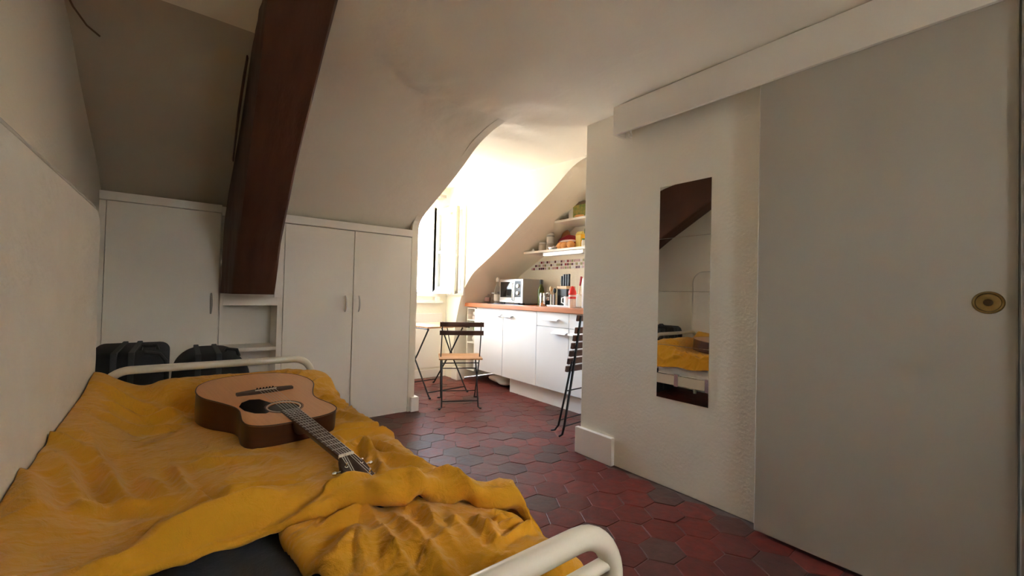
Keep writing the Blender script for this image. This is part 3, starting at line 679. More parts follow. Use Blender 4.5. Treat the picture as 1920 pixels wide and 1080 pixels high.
# lower layer: the part that runs on below the fold to the head of the bed
nr, nw = 190, 170
v2 = np.linspace(0, 1, nw)[None]; w2_ = np.linspace(0, 1, nr)[:, None]
Ya = np.broadcast_to(.46+.0*w2_+.62*v2, (nr, nw)).copy(); sL = .215-.16*(Ya-.9)+.03*fbm(Ya*6, Ya*0+3, 2)
Sa = sL+.02+(smax-sL-.02)*w2_; cyR = np.interp(Sa, CRX, CRY); Ya = .46+(cyR+.045-.46)*v2
Ha = heights(Sa, Ya, 'R'); GR = place(Sa, Ya, Ha); tk = np.linspace(.62*PI, 0, 9)[:, None]
Gt2 = np.repeat(GR[:1], 9, 0); Gt2[..., 0] -= .026*np.sin(tk); Gt2[..., 2] -= .026*(1-np.cos(tk))
dm.grid(np.concatenate([Gt2[:-1], GR], 0))
duv = solo('duvet', dm, M_DUVET, 'crumpled mustard yellow duvet spread and folded over the bed', 'duvet', smooth='full')
so_ = duv.modifiers.new('thickness', 'SOLIDIFY'); so_.thickness = .010; so_.offset = -1

# upright mattress between bed and left wall
um = thing('upright_mattress', 'large off-white mattress stood on its side against the left wall', 'mattress', (-.33, 1.35, 0))
ymin, ymax, zt, rc = .22, 2.475, 1.368, .13
def ring_pts(off=0, n=10):
    P = [(ymin+off, .02+off), (ymax-off-.02, .02+off)]
    P += [(ymax-rc+(rc-off)*math.cos(a), zt-rc+(rc-off)*math.sin(a)) for a in np.linspace(0, PI/2, n)]
    P += [(ymin+rc-(rc-off)*math.sin(a), zt-rc+(rc-off)*math.cos(a)) for a in np.linspace(0, PI/2, n)]
    return P
xf, xb = -.272, -.393
mm = MB(); ny_, nz_ = 130, 80
YY2, ZZ2 = np.meshgrid(np.linspace(0, 1, ny_), np.linspace(0, 1, nz_), indexing='ij')
Zc = .03+(zt-.03)*ZZ2; cut = np.where(Zc > zt-rc, rc-np.sqrt(np.maximum(0, rc*rc-(Zc-(zt-rc))**2)), 0)
Yc = ymin+cut+(ymax-ymin-2*cut)*YY2
edge = np.minimum(np.minimum(Yc-ymin-cut, ymax-cut-Yc), np.minimum(zt-Zc, Zc-.03)); pf = .018*np.clip(edge/.05, 0, 1)**.5
xq = xf-.018+pf+.007*fbm(Yc*5+3.1, Zc*3, 4)*np.clip(edge/.05, 0, 1)-.004*np.exp(-(fbm(Yc*2.2, Zc*1.4+8, 2)/.03)**2)*np.clip(edge/.1, 0, 1)
mm.grid(np.stack([xq, Yc, Zc], -1))
mm.grid(np.stack([np.full_like(Yc, xb), Yc, Zc], -1), True)
rp = ring_pts(.004); 
rim = np.array([[(xf-.018, y, z), (xf-.03, y, z), (xb+.01, y, z), (xb, y, z)] for y, z in rp+rp[:1]]); mm.grid(rim)
build('cover', mm, M_MATT, um, True)
for x in (xf-.016, xb+.004): build('piping', MB().tube([(x, y, z) for y, z in rp+rp[:1]], .006, 8, False), M_PIPE, um, True)

# ------------------------------------------------------------------ acoustic guitar
TILT = math.radians(-6.2); GA = math.radians(190)
gl = Vector((.267, 1.858, .652))
gt = thing('acoustic_guitar', 'brown acoustic guitar lying on its back on the duvet', 'guitar', gl)
gt.rotation_euler = (Matrix.Rotation(GA, 3, 'Z') @ Matrix.Rotation(TILT, 3, 'X')).to_euler()
key = [(-.262, 0), (-.258, .06), (-.235, .125), (-.19, .172), (-.13, .195), (-.075, .2), (-.02, .19), (.05, .157), (.11, .134), (.155, .130), (.20, .138), (.25, .147), (.29, .142), (.318, .115), (.332, .07), (.336, 0)]
ky = np.array(key); t_ = np.linspace(0, len(key)-1, 90); 
def cat(P, t):
    i = np.clip(np.floor(t).astype(int), 0, len(P)-2); f = (t-i)[:, None]; P_ = np.vstack([2*P[0]-P[1], P, 2*P[-1]-P[-2]]); a, b, c, d = P_[i], P_[i+1], P_[i+2], P_[i+3]
    return .5*(2*b+(c-a)*f+(2*a-5*b+4*c-d)*f*f+(3*b-a-3*c+d)*f**3)
half = cat(ky, t_); out_ = [(h, y) for y, h in half]+[(-h, y) for y, h in half[-2:0:-1]]
gd_ = .104
gb = build('body', MB().prism(out_, 'z', -gd_, -.004), M_GSIDE, gt, True, True)
HY = .185; hr = .05
topo = MB(); nO = len(out_)
inner = [(hr*math.cos(a), HY+hr*math.sin(a)) for a in [math.atan2(y-HY, x) for x, y in out_]]
topo.add([(x, y, 0) for x, y in out_]+[(x, y, 0) for x, y in inner]+[(x, y, -.004) for x, y in out_]+[(x, y, -.004) for x, y in inner],
         [(i, (i+1) % nO, nO+(i+1) % nO, nO+i) for i in range(nO)]+[(2*nO+i, 2*nO+(i+1) % nO, (i+1) % nO, i) for i in range(nO)]+[(nO+i, nO+(i+1) % nO, 3*nO+(i+1) % nO, 3*nO+i) for i in range(nO)])
build('soundboard', topo, M_GTOP, gt, False, True)
build('soundhole', MB().lathe([(hr, -.0035), (hr*.98, -.0034), (.001, -.0033)], (0, HY, 0), 40), M_PICK, gt, False, True)
build('binding', MB().tube([(x*1.002, y, -.001) for x, y in out_]+[(out_[0][0], out_[0][1], -.001)], .0022, 6, False), M_ROSE, gt, True, True)
def ringm(r0_, r1_, z0_, z1_, c): 
    m = MB(); n_ = 48; vs_ = []
    for r_, z_ in ((r0_, z0_), (r0_, z1_), (r1_, z1_), (r1_, z0_)): vs_ += [(c[0]+r_*math.cos(2*PI*k/n_), c[1]+r_*math.sin(2*PI*k/n_), z_) for k in range(n_)]
    return m.add(vs_, [(q*n_+k, q*n_+(k+1) % n_, ((q+1) % 4)*n_+(k+1) % n_, ((q+1) % 4)*n_+k) for q in range(4) for k in range(n_)])
ro = build('rosette', ringm(.0515, .0545, 0, .0006, (0, HY)), M_IVORY, gt, False, True)
build('rosette_ring', ringm(.056, .060, 0, .0005, (0, HY)), M_ROSE, gt, False, True); build('rosette_ring', ringm(.062, .0635, 0, .0005, (0, HY)), M_ROSE, gt, False, True)
pk = [(.045, .075), (.075, .065), (.105, .085), (.122, .12), (.118, .165), (.098, .205), (.070, .222), (.058, .215)]+[(.0605*math.cos(a), HY+.0605*math.sin(a)) for a in np.linspace(.35, -1.15, 10)]
build('pickguard', MB().prism(pk, 'z', .0004, .0018), M_PICK, gt, False, True)
br_ = build('bridge', MB().prism([(-.098, -.012), (-.098, .006), (-.045, .013), (.045, .013), (.098, .006), (.098, -.012), (.045, -.022), (-.045, -.022)], 'z', 0, .009), M_ROSE, gt, False, True)
build('saddle', MB().box((-.037, -.0015, .009), (.037, .0015, .013), .0005), M_IVORY, br_, False, True)
for k in range(6): build('bridge_pin', MB().lathe([(.0022, .008), (.0022, .012), (.0035, .013), (.0028, .016), (.0008, .017)], (-.0275+.011*k, -.011, 0), 8), M_PICK, br_, True, True)
NY0, NYN = .232, .648
def wN(y): return .0275-.0065*(y-NY0)/(NYN-NY0)
nk = MB(); sec = []
for y in (.30, .34, .40, .55, NYN):
    w = wN(y); dpt = .022 if y > .39 else .022+.045*(.40-y)/.1
    for a in np.linspace(0, PI, 9): sec.append((w*math.cos(a), y, .001-dpt*math.sin(a)))
nk.add(sec, [(i*9+k, i*9+k+1, (i+1)*9+k+1, (i+1)*9+k) for i in range(4) for k in range(8)]+[(i*9, (i+1)*9, (i+1)*9+8, i*9+8) for i in range(4)]+[tuple(range(9)), tuple(36+k for k in range(8, -1, -1))])
build('neck', nk, M_GSIDE, gt, True, True)
fb = build('fretboard', MB().prism([(-wN(NY0), NY0), (wN(NY0), NY0), (wN(NYN), NYN), (-wN(NYN), NYN)], 'z', .0006, .0066), M_ROSE, gt, False, True)
for k in range(1, 20):
    y = .645*2**(-k/12.)
    if y < NY0+.004: break
    w = wN(y); build('fret', MB().box((-w, y-.0009, .0062), (w, y+.0009, .0079), .0004), M_STEEL, fb, False, True)
for k in (3, 5, 7, 9, 12, 15):
    y = .645*(2**(-(k-1)/12.)+2**(-k/12.))/2
    build('inlay_dot', MB().lathe([(.0028, .0066), (.0026, .0069), (.0005, .0069)], (0, y, 0), 10), M_IVORY, fb, False, True)
build('nut', MB().box((-.0215, NYN, -.002), (.0215, NYN+.006, .0095), .001), M_IVORY, gt, False, True)
hs = MB(); HA = math.radians(-14); mh = Matrix.Translation((0, NYN+.006, .003)) @ Matrix.Rotation(HA, 4, 'X')
hp = [(-.0215, 0), (.0215, 0), (.034, .035), (.036, .17), (.0, .178), (-.036, .17), (-.034, .035)]
hs.prism(hp, 'z', -.015, 0); hs.v = [tuple(mh @ Vector(v)) for v in hs.v]
hd = build('headstock', hs, M_ROSE, gt, False, True)
for sx in (-1, 1):
    for k in range(3):
        q = MB().lathe([(.0048, -.0), (.0048, .004), (.003, .005), (.003, .016), (.001, .017)], (sx*.022, .045+.045*k, 0), 10); q.lathe([(.0025, 0), (.0025, .012), (.008, .014), (.008, .022), (.002, .024)], (0, 0, 0), 10, 'x') if False else None
        q.tube([(sx*.034, .045+.045*k, -.008), (sx*.046, .045+.045*k, -.008)], .003, 8); q.blob((sx*.052, .045+.045*k, -.008), (.008, .006, .005), 1, 0, 10, 6)
        q.v = [tuple(mh @ Vector(v)) for v in q.v]; build('tuner', q, M_CHROME, hd, True, True)
for k in range(6):
    xs_ = -.0275+.011*k; xn = -.0175+.007*k
    e_ = mh @ Vector(((-.022 if k < 3 else .022), .045+.045*(k if k < 3 else 5-k), .010))
    build('string', MB().tube([(xs_, -.011, .010), (xs_, 0, .0135), (xn, NYN+.003, .0102), e_], .0006, 5), M_STEEL, gt, False, True)

# ------------------------------------------------------------------ suitcases behind the footboard
def rbox(x0, x1, y0, y1, z0, z1, rx, n=8):
    """box with rounded top corners seen from the front, extruded in depth with soft edges"""
    P = [(x0, z0), (x1, z0)]+[(x1-rx+rx*math.cos(a), z1-rx+rx*math.sin(a)) for a in np.linspace(0, PI/2, n)]+[(x0+rx-rx*math.sin(a), z1-rx+rx*math.cos(a)) for a in np.linspace(0, PI/2, n)]
    cx, cz = (x0+x1)/2, (z0+z1)/2; L = []
    for y, s in ((y0, .90), (y0+.015, .965), (y0+.04, 1), (y1-.04, 1), (y1-.015, .965), (y1, .90)):
        L.append([(cx+(x-cx)*s, y, z0+(z-z0)*(1-(1-s)*.6)) for x, z in P])
    m = MB(); k = len(P); m.add([p for r in L for p in r], [(i*k+j, i*k+(j+1) % k, (i+1)*k+(j+1) % k, (i+1)*k+j) for i in range(5) for j in range(k)]+[tuple(range(k)), tuple(5*k+j for j in range(k-1, -1, -1))]); return m
s1 = thing('suitcase', 'black fabric suitcase with squared shoulders and grey straps, next to the upright mattress', 'suitcase', (-.195, 2.85, 0), group='suitcases behind the footboard')
build('shell', rbox(-.355, -.043, 2.62, 3.16, .03, .735, .045), M_CANVAS, s1, True)
for x in (-.235, -.175): build('strap', MB().box((x-.011, 2.613, .05), (x+.011, 3.165, .7395), .003), M_GREYBAND, s1)
build('handle', MB().tube([(-.15, 2.74, .732), (-.145, 2.76, .752), (-.09, 2.76, .752), (-.085, 2.74, .732)], .009, 8), M_BLACK, s1, True)
build('corner_guard', MB().tube([(-.048, 2.63, .60), (-.05, 2.63, .69), (-.075, 2.635, .725), (-.13, 2.635, .737)], .010, 8), M_BLACK, s1, True)
for x in (-.30, -.09): build('wheel', MB().lathe([(.025, -.012), (.028, 0), (.025, .012)], (x, 3.0, .028), 14, 'x'), M_BLACK, s1, True)
s2 = thing('suitcase', 'black soft suitcase with a rounded top below the niche shelf', 'suitcase', (.135, 2.85, 0), group='suitcases behind the footboard')
build('shell', rbox(-.030, .300, 2.60, 3.05, .03, .712, .13, 12), M_CANVAS, s2, True)
for x in (.075, .16): 
    build('strap', MB().box((x-.012, 2.594, .05), (x+.012, 3.055, .7165), .004), M_GREYBAND, s2)
build('handle', MB().tube([(.19, 2.72, .700), (.2, 2.72, .722), (.245, 2.72, .715), (.255, 2.72, .680)], .010, 8), M_BLACK, s2, True)
for x in (.02, .25): build('wheel', MB().lathe([(.025, -.012), (.028, 0), (.025, .012)], (x, 2.9, .028), 14, 'x'), M_BLACK, s2, True)

# ------------------------------------------------------------------ bistro chairs and table
def slat(w, y0, y1, z0, z1, bev=.003): return MB().box((-w/2, y0, z0), (w/2, y1, z1), bev)
def bar(parent, nm, P, r=.0065, flat=None): return build(nm, MB().tube(P, r, 8, flat=flat), M_IRON, parent, True, True)
ch = thing('folding_chair', 'open folding bistro chair with wooden slats and black iron legs', 'chair', (2.122, 3.475, 0), (0, 0, math.atan2(-.465, .885)), 'bistro chairs')
for s in (-1, 1):
    bar(ch, 'upright', [(s*.175, -.215, .792), (s*.178, -.185, .66), (s*.182, -.08, .45), (s*.172, .13, .10), (s*.168, .185, .014), (s*.19, .205, .008)], .008, (1, .7))
    bar(ch, 'leg', [(s*.182, -.225, .008), (s*.166, -.208, .016), (s*.165, -.19, .06), (s*.165, .02, .30), (s*.165, .15, .432)], .0075, (1, .7))
    for p in ((s*.19, .207, .007), (s*.186, -.228, .007)): build('foot', MB().blob(p, (.013, .012, .007), 2, 0, 10, 6), M_IRON, ch, True, True)
for y, z in ((.145, .085), (-.185, .065), (.05, .325), (-.1, .40), (-.07, .43)):
    bar(ch, 'crossbar', [(-.17, y, z), (.17, y, z)], .005)
for k in range(5):
    y = -.165+k*.072
    build('seat_slat', slat(.40, y-.027, y+.027, .442, .456), M_SLATL, ch, False, True)
for z, y in ((.770, -.222), (.692, -.205)):
    build('back_slat', slat(.40, y-.007, y+.007, z-.021, z+.021), M_SLATD, ch, False, True)
fc = thing('folding_chair', 'folded bistro chair leaning behind the end of the partition', 'chair', (2.405, 2.185, 0), (math.radians(8.5), 0, math.radians(4)), 'bistro chairs')
for s in (-1, 1):
    bar(fc, 'upright', [(s*.175, .0, .925), (s*.178, .0, .45), (s*.172, .012, .10), (s*.172, .02, .03), (s*.19, .035, .012)], .010, (.8, 1))
    bar(fc, 'leg', [(s*.166, .03, .58), (s*.166, .05, .30), (s*.168, .07, .08), (s*.17, .095, .035), (s*.175, .125, .02)], .009, (.8, 1))
for z, y in ((.09, .02), (.12, .068), (.36, .03)): bar(fc, 'crossbar', [(-.17, y, z), (.17, y, z)], .005)
for z in (.905, .815): build('back_slat', slat(.40, .004, .020, z-.022, z+.022), M_SLATD, fc, False, True)
for k in range(5):
    z = .758-k*.059; y = .008+.007*k
    build('seat_slat', slat(.40, y, y+.020, z-.022, z+.020), M_SLATD, fc, False, True)
tb = thing('bistro_table', 'small square folding bistro table with wooden slats by the window', 'table', (2.16, 4.08, 0), (0, 0, math.radians(6)))
for k in range(7):
    y = -.24+k*.08
    build('top_slat', slat(.52, y-.032, y+.032, .695, .712), M_SLATL, tb, False, True)
for s in (-1, 1):
    bar(tb, 'top_rail', [(s*.262, -.275, .69), (s*.262, .275, .69)], .010, (1, .6))
    bar(tb, 'leg', [(s*.235, .22, .685), (s*.235, .02, .40), (s*.235, -.28, .03), (s*.235, -.30, .012)], .009, (.8, 1))
    bar(tb, 'leg', [(s*.215, -.22, .685), (s*.215, -.02, .40), (s*.215, .28, .03), (s*.215, .30, .012)], .009, (.8, 1))
    for p in ((s*.235, -.305, .009), (s*.215, .305, .009)): build('foot', MB().blob(p, (.013, .016, .009), 2, 0, 10, 6), M_IRON, tb, True, True)
    bar(tb, 'brace', [(s*.235, .10, .685), (s*.235, -.02, .36)], .005)
bar(tb, 'crossbar', [(-.235, -.26, .055), (.235, -.26, .055)], .006); bar(tb, 'crossbar', [(-.215, .26, .055), (.215, .26, .055)], .006)

# ------------------------------------------------------------------ kitchen
FX = 2.782                                # cabinet fronts
def lip(mb, y0, y1, z):                   # white lipped handle
    return mb.prism([(FX, z+.012), (FX-.004, z+.012), (FX-.03, z+.006), (FX-.038, z-.006), (FX-.034, z-.008), (FX-.027, z), (FX-.004, z+.004), (FX, z+.004)], 'y', y0, y1)
def unit(name, label, y0, y1, fronts, grp='kitchen base units'):
    c = thing(name, label, 'cabinet', (3.05, (y0+y1)/2, .15), group=grp)
    build('carcass', MB().box((FX+.02, y0, .155), (3.36, y1, .893)), M_KIT, c)
    for nm, z0, z1, h in fronts:
        d_ = build(nm, MB().box((FX, y0+.0015, z0), (FX+.019, y1-.0015, z1), .0015), M_KIT, c)
        if h: build('handle', lip(MB(), h[0], h[1], h[2]), M_HANDLE, d_)
    return c
unit('fridge_front', 'white built-in appliance front with a gap above it, left of the kitchen units', 3.672, 4.232, [('door', .160, .872, (3.685, 3.80, .823))])
unit('base_cabinet', 'white base cabinet with one tall door under the microwave', 3.118, 3.668, [('door', .158, .893, (3.50, 3.655, .818))])
unit('base_cabinet', 'white base cabinet with one drawer over a door under the knife block', 2.675, 3.114, [('drawer', .757, .893, (2.80, 2.985, .822)), ('door', .158, .752, (2.690, 2.875, .703))])
unit('base_cabinet', 'white base cabinet half hidden by the folded chair', 2.10, 2.671, [('drawer', .757, .893, None), ('door', .158, .752, (2.47, 2.655, .703))])
struct('trim_kickboard', MB().box((2.832, 1.95, 0), (2.848, 3.585, .157), .001), M_KIT, 'white kickboard below the kitchen base units', 'kickboard')
solo('worktop', MB().box((2.752, 1.945, .897), (3.375, 4.455, .944), .004), M_WORK, 'reddish beech kitchen worktop with a rounded front edge', 'worktop')
os_ = thing('end_shelf', 'narrow white open shelf unit at the far end of the worktop', 'shelf', (3.0, 4.34, .10))
y0, y1 = 4.240, 4.425
for y in (y0, y1-.016): build('side_panel', MB().box((FX+.01, y, .12), (3.2, y+.016, .885), .001), M_WHITE, os_)
build('back_panel', MB().box((3.18, y0+.016, .12), (3.2, y1-.016, .885)), M_WHITE, os_)
for z in (.12, .30, .45, .585, .725, .869): build('shelf', MB().box((FX+.012, y0+.016, z), (3.18, y1-.016, z+.016), .001), M_WHITE, os_)
def jar(name, label, cat, x, y, z, r, h, body, lid=None, lidm=None, parts=(), n=18, group=None):
    t = thing(name, label, cat, (x, y, z), group=group)
    build('body', MB().lathe([(r*.9, 0), (r, .006), (r, h*.82), (r*.86, h*.9), (r*.86, h)], (x, y, z), n), body, t, True)
    if lid: build('lid', MB().lathe([(r*.92, h), (r*.92, h+lid), (r*.85, h+lid+.002)], (x, y, z), n), lidm, t, True)
    for nm, pm, pr, z0, z1 in parts: build(nm, MB().lathe([(pr, z0), (pr, z1)], (x, y, z), n), pm, t, True)
    return t
jar('cup_stack', 'pale cups stacked in the top compartment of the end shelf', 'cup', 2.86, 4.325, .741, .045, .045, M_SALT)
jar('cup_stack', 'pale bowl resting on the stacked cups of the end shelf', 'cup', 2.862, 4.322, .790, .040, .045, M_PAPER)
jar('green_tin', 'small green tin in the end shelf', 'tin', 2.87, 4.33, .601, .034, .075, M_GREENP, .008, M_PAPER)
bl = thing('cup_tilted', 'small white cup lying in the lower compartment of the end shelf', 'cup', (2.87, 4.33, .466)); build('body', MB().lathe([(.02, -.04), (.034, -.03), (.038, .03), (.033, .035), (.028, -.025)], (2.87, 4.33, .506), 16, 'y'), M_WHITE, bl, True)
bag = MB().blob((3.02, 3.92, .058), (.15, .20, .057), 5, .25, 20, 12); solo('plastic_bag', bag, M_PAPER, 'crumpled pale bag on the floor below the appliance front', 'bag', smooth='full')

CT = .944
jar('candle_jar', 'small dark jar with a pink label at the far end of the worktop', 'jar', 3.06, 4.385, CT, .038, .095, M_JARG, .010, M_GREYP, (('label', M_PINK, .0385, .02, .07),))
jar('glass_jar', 'empty clear glass jar between the candle and the tall bottle', 'jar', 3.10, 4.285, CT, .043, .12, M_JARG, .014, M_STEEL)
b1 = thing('glass_bottle', 'clear glass bottle with a white cap and label beside the microwave', 'bottle', (3.06, 4.165, CT))
build('body', MB().lathe([(.04, 0), (.042, .01), (.042, .15), (.034, .19), (.016, .225), (.015, .27)], (3.06, 4.165, CT), 20), M_JARG, b1, True)
build('cap', MB().lathe([(.019, .268), (.019, .295), (.024, .296), (.010, .318)], (3.06, 4.165, CT), 16), M_PAPER, b1, True)
build('label', MB().lathe([(.0426, .03), (.0426, .11)], (3.06, 4.165, CT), 20), M_PAPER, b1, True)
solo('ceramic_hob', MB().box((2.85, 3.50, CT), (3.33, 4.08, CT+.007), .002), M_BLACKG, 'thin black glass hob under the microwave', 'hob')
mw = thing('microwave', 'silver microwave oven with black door window and two white knobs', 'microwave', (3.13, 3.80, CT+.007))
MZ0, MZ1, MX = CT+.017, 1.236, 2.985
build('casing', MB().box((MX+.018, 3.590, MZ0), (3.30, 4.02, MZ1), .006), M_GREYP, mw)
dw = build('door', MB().box((MX, 3.742, MZ0+.002), (MX+.02, 4.02, MZ1-.002), .005), M_STEEL, mw)
build('door_window', MB().box((MX-.002, 3.782, 1.022), (MX+.004, 3.998, 1.203), .001), M_BLACKG, dw)
build('door_handle', MB().tube([(MX, 3.752, 1.19), (MX-.022, 3.752, 1.175), (MX-.022, 3.752, 1.0), (MX, 3.752, .985)], .006, 8), M_CHROME, dw, True)
pn = build('control_panel', MB().box((MX, 3.590, MZ0+.002), (MX+.02, 3.740, MZ1-.002), .004), M_STEEL, mw)
build('panel_inset', MB().box((MX-.002, 3.618, 1.026), (MX+.004, 3.730, 1.212), .001), M_BLACK, pn)
for z in (1.155, 1.075): build('knob', MB().lathe([(.023, MX-.002), (.021, MX-.016), (.002, MX-.017)], (0, 3.672, z), 20, 'x'), M_KIT, pn, True)
for x in (3.03, 3.26):
    for y in (3.62, 3.98): build('foot', MB().lathe([(.012, CT+.007), (.012, MZ0+.003)], (x, y, 0), 10), M_BLACK, mw)
gb_ = thing('wine_bottle', 'green glass wine bottle beside the microwave', 'bottle', (3.13, 3.445, CT))
build('body', MB().lathe([(.035, 0), (.037, .01), (.037, .16), (.030, .195), (.015, .225), (.0145, .265)], (3.13, 3.445, CT), 20), M_GREENG, gb_, True)
build('capsule', MB().lathe([(.0158, .235), (.0158, .283), (.012, .286)], (3.13, 3.445, CT), 16), M_BLACK, gb_, True)
jar('steel_shaker', 'plain shiny steel shaker in front of the green bottle', 'shaker', 2.93, 3.195, CT, .034, .135, M_CHROME)
gr = thing('spice_grinder', 'small steel spice grinder with a black waist', 'grinder', (2.98, 3.168, CT))
build('base', MB().lathe([(.020, 0), (.022, .01), (.018, .06)], (2.98, 3.168, CT), 16), M_BLACK, gr, True)
build('collar', MB().lathe([(.018, .06), (.024, .075), (.022, .095), (.012, .10)], (2.98, 3.168, CT), 16), M_CHROME, gr, True)
build('knob', MB().lathe([(.012, .10), (.022, .115), (.020, .138), (.006, .146)], (2.98, 3.168, CT), 16), M_STEEL, gr, True)
ry = 3.118; rb = [(.028, 0)]
for k in range(8): rb += [(.031, .006+k*.014), (.0285, .013+k*.014)]
ut = thing('ribbed_holder', 'ribbed steel utensil holder left of the knife block', 'holder', (2.995, ry, CT)); build('cup', MB().lathe(rb+[(.031, .125)], (2.995, ry, CT), 20), M_STEEL, ut, True)
for k, (dx, dy, hh) in enumerate(((0, .012, .21), (.008, -.006, .19))): solo('wooden_spoon' if k == 0 else 'ladle', MB().tube([(2.995+dx, ry+dy, CT+.03), (2.995+dx*1.6, ry+dy*2.2, CT+hh-.05)], .004, 8).blob((2.995+dx*1.9, ry+dy*2.5, CT+hh-.03), (.014, .018, .028), 2, 0, 12, 8), M_WOODL if k == 0 else M_BLACK, 'pale wooden spoon standing in the ribbed holder' if k == 0 else 'dark ladle standing in the ribbed holder', 'utensil', smooth=True)
tray = thing('serving_tray', 'thin white tray under the knife block', 'tray', (3.02, 2.96, CT)); build('plate', MB().box((2.90, 2.80, CT), (3.20, 3.10, CT+.010), .004), M_KIT, tray); build('rim', MB().tube([(2.90, 2.80, CT+.012), (3.20, 2.80, CT+.012), (3.20, 3.10, CT+.012), (2.90, 3.10, CT+.012), (2.90, 2.80, CT+.012)], .005, 8, False), M_KIT, tray, True)
kb = thing('knife_block', 'black knife block with a pale wooden top', 'knife block', (3.10, 3.02, CT+.010))
build('block', MB().box((3.04, 2.965, CT+.010), (3.16, 3.095, 1.125), .004), M_BLACK, kb)
build('top', MB().box((3.036, 2.961, 1.125), (3.164, 3.099, 1.155), .003), M_WOODL, kb)
build('emblem', MB().prism([(3.018, .985), (3.030, .998), (3.042, .985)], 'x', 3.0385, 3.040), M_CHROME, kb, label='small pale triangular emblem')
for k, (y, hgt, r) in enumerate(((3.082, .105, .008), (3.050, .122, .011), (3.017, .122, .011), (2.985, .124, .011))):
    kn = thing('kitchen_knife', ['slim black-handled knife at the left of the knife block', 'black-handled knife with a steel edge, second in the knife block', 'wide black-handled knife, third in the knife block', 'wide black-handled knife at the right of the knife block'][k], 'knife', (3.09, y, 1.12), group='knives in the block')
    build('blade', MB().box((3.078, y-.001, 1.03), (3.102, y+.001, 1.156)), M_STEEL, kn)
    build('handle', MB().box((3.078, y-r, 1.156), (3.104, y+r, 1.156+hgt), .005), M_BLACK, kn)
mg = thing('mug', 'white mug in front of the knife block', 'mug', (2.98, 2.892, CT+.010)); build('body', MB().lathe([(.030, 0), (.035, .008), (.036, .095), (.033, .095), (.030, .01)], (2.98, 2.892, CT+.010), 20), M_KIT, mg, True)
build('handle', MB().tube([(2.968, 2.925, CT+.095), (2.962, 2.955, CT+.09), (2.962, 2.955, CT+.045), (2.968, 2.927, CT+.035)], .005, 8), M_KIT, mg, True)
rb_ = thing('salt_canister', 'white printed canister with a bright red cap at the worktop front', 'canister', (2.885, 2.737, CT))
build('body', MB().lathe([(.034, 0), (.036, .006), (.036, .11), (.034, .122)], (2.885, 2.737, CT), 20), M_SALT, rb_, True)
build('print', MB().lathe([(.0364, .085), (.0364, .105)], (2.885, 2.737, CT), 20), M_RED, rb_, True)
build('cap', MB().lathe([(.035, .122), (.038, .13), (.036, .155), (.022, .185), (.012, .20), (.004, .205)], (2.885, 2.737, CT), 20), M_RED, rb_, True)
jar('glass_tumbler', 'clear glass jar behind the red-capped canister', 'jar', 3.03, 2.775, CT, .040, .13, M_JARG)
sp = thing('spatula', 'wooden spatula with a dark red handle leaning by the wall', 'spatula', (3.10, 2.83, CT+.012)); build('shaft', MB().tube([(3.10, 2.865, CT+.016), (3.10, 2.84, 1.16)], .008, 8, flat=(1.6, .5)), M_WOODL, sp, True); build('handle', MB().tube([(3.10, 2.84, 1.16), (3.10, 2.822, 1.25)], [.010, .012], 10), M_REDBAG, sp, True)
solo('cutting_board', MB().box((2.96, 2.665, CT), (3.30, 2.688, 1.225), .006), M_KIT, 'white board standing at the right end of the worktop', 'board')

# shelves and under-shelf lamp
for z, ye, lb in ((1.518, 3.66, 'lowest white wall shelf holding jars and bread'), (1.812, 3.19, 'middle white wall shelf holding a food box'), (2.078, 2.84, 'short top white wall shelf under the slope')):
    X_ = 3.03; yb = roofY(z+.02, PR)-.012
    solo('wall_shelf', MB().prism([(X_, 1.945), (XK-.002, 1.945), (XK-.002, yb), (X_, yb)], 'z', z, z+.022), M_WHITE, lb, 'shelf', 'kitchen wall shelves')
ul = thing('strip_lamp', 'slim steel strip lamp under the lowest shelf', 'lamp', (3.10, 3.05, 1.49)); build('housing', MB().box((3.065, 2.78, 1.482), (3.13, 3.36, 1.518), .004), M_STEEL, ul); build('diffuser', MB().box((3.07, 2.80, 1.478), (3.125, 3.34, 1.483), .002), M_STEEL, ul)
S1 = 1.540; S2 = 1.834; S3 = 2.100
ga = thing('garlic_bulb', 'small white garlic bulb at the left tip of the lowest shelf', 'garlic', (3.08, 3.535, S1)); build('bulb', MB().lathe([(.006, 0), (.020, .008), (.021, .016), (.010, .026), (.003, .036)], (3.08, 3.535, S1), 12), M_PAPER, ga, True)
jar('spice_jar', 'short cream spice jar alone at the left of the lowest shelf', 'jar', 3.13, 3.435, S1, .046, .085, M_JARC, .014, M_PAPER)
jar('spice_jar', 'short pale jar under a taller jar on the lowest shelf', 'jar', 3.16, 3.345, S1, .044, .085, M_JARC, .010, M_PAPER)
jar('spice_jar', 'taller patterned jar stacked on top of another jar', 'jar', 3.16, 3.345, S1+.0975, .042, .100, M_PAPER, .008, M_GREYP, (('band', M_GREYP, .0424, .06, .075),))
solo('foil_packet', MB().blob((3.09, 3.24, S1+.024), (.035, .066, .025), 3, .3, 20, 12, 5), M_FOIL, 'crumpled silver foil packet at the front of the lowest shelf', 'packet', smooth='full')
solo('round_bread', MB().blob((3.315, 3.26, S1+.122), (.030, .078, .122), 4, .06, 24, 14), M_BREAD, 'round brown bread standing at the back of the lowest shelf', 'bread', smooth='full')
solo('red_packet', MB().blob((3.225, 3.13, S1+.080), (.036, .140, .080), 6, .28, 26, 14, 4), M_REDBAG, 'dark red packet leaning behind the pastries', 'packet', smooth='full')
pb = thing('pastry_bag', 'clear bag of golden buns at the front of the lowest shelf', 'pastries', (3.10, 3.04, S1))
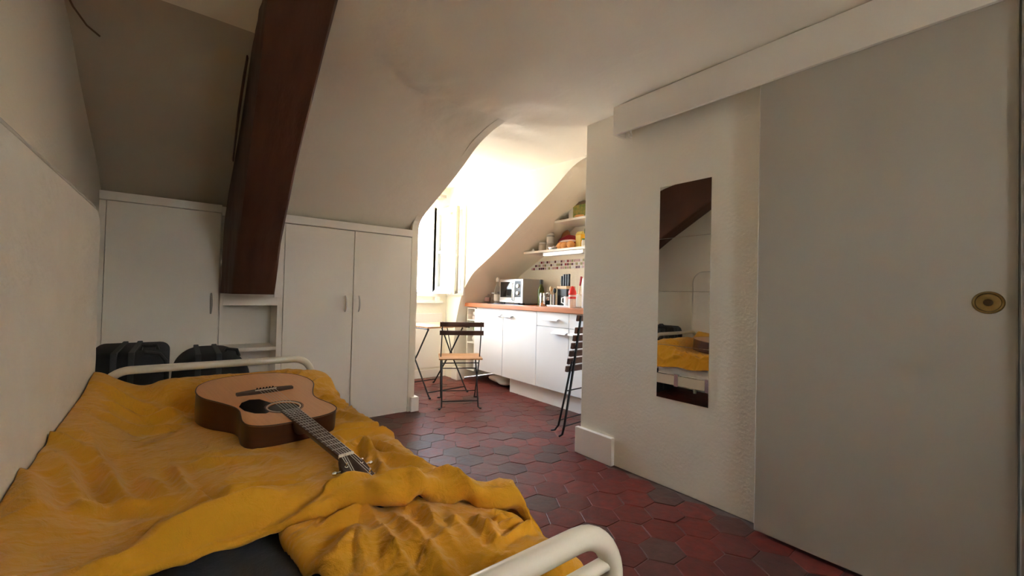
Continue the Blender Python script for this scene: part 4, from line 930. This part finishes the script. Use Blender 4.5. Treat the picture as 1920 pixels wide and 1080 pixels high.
for k, (dx, dy, r) in enumerate(((0, .085, .042), (-.01, .02, .045), (.0, -.06, .044), (.045, .05, .040), (.045, -.03, .040))): build('bun', MB().blob((3.10+dx, 3.04+dy, S1+.040), (r, r*1.05, .038), 10+k, .06, 18, 10), M_BUN, pb, 'full')
build('wrap', MB().blob((3.125, 3.05, S1+.082), (.040, .10, .018), 31, .3, 22, 10, 4), M_WRAP, pb, 'full')
ca = thing('juice_carton', 'tall yellow carton near the right end of the lowest shelf', 'carton', (3.17, 2.915, S1)); build('body', MB().box((3.14, 2.878, S1), (3.20, 2.952, S1+.145), .003), M_YEL, ca); build('front_print', MB().box((3.139, 2.882, S1+.01), (3.1405, 2.948, S1+.135)), M_YELP, ca); build('gable', MB().prism([(3.14, S1+.145), (3.20, S1+.145), (3.175, S1+.175), (3.165, S1+.175)], 'y', 2.878, 2.952), M_YELP, ca)
ob = thing('sauce_bottle', 'orange bottle with a green cap behind the yellow carton', 'bottle', (3.27, 2.925, S1)); build('body', MB().lathe([(.030, 0), (.032, .01), (.032, .11), (.020, .15), (.014, .17)], (3.27, 2.925, S1), 18), M_ORANGE, ob, True); build('cap', MB().lathe([(.020, .165), (.019, .215), (.012, .222)], (3.27, 2.925, S1), 16), M_GREENP, ob, True)
jar('small_jar', 'small white and green jar at the right edge of the lowest shelf', 'jar', 3.12, 2.822, S1, .022, .075, M_PAPER, .012, M_GREENP)
M_PRINT = mat('food_print', (.16, .25, .06), .5, (.50, .36, .08), 26, .35)
fb_ = thing('food_box', 'upright cardboard food box with a green printed front on the middle shelf', 'box', (3.12, 2.90, S2))
build('carton', MB().box((3.09, 2.765, S2), (3.16, 3.005, S2+.165), .002), M_BROWNC, fb_); build('front_print', MB().box((3.088, 2.77, S2+.004), (3.0905, 2.945, S2+.135)), M_PRINT, fb_); build('front_panel', MB().box((3.088, 2.945, S2+.004), (3.0905, 3.003, S2+.135)), M_PAPER, fb_); 
solo('orange_packet', MB().blob((3.055, 2.83, S2+.014), (.018, .06, .014), 8, .2, 18, 8), M_BUN, 'small orange packet lying in front of the food box', 'packet', smooth='full')
solo('flat_packet', MB().box((3.06, 3.03, S2), (3.26, 3.11, S2+.018), .003), M_BROWNC, 'thin dark packet lying left of the food box', 'packet')
cl = thing('white_clip', 'small white clip lying on the top shelf', 'clip', (3.07, 2.72, S3)); build('body', MB().box((3.055, 2.69, S3), (3.085, 2.75, S3+.010), .003), M_PAPER, cl); build('lever', MB().tube([(3.07, 2.71, S3+.01), (3.07, 2.70, S3+.028)], .004, 8), M_PAPER, cl)
# mosaic border, pieces of a few pixels each
ms = MB(); q = random.Random(4)
for r in range(3):
    for c in range(62):
        y = 1.96+c*.0335; z = 1.356+r*.0365
        if y > roofY(z+.036, PR)-.045: continue
        ms.cur = q.choice([0, 1, 2, 2, 3, 4, 3])
        ms.box((XK-.004, y+.005, z+.005), (XK, y+.029, z+.031))
o = build('mosaic_border', ms, M_MOS, w_kit); o['kind'] = 'stuff'
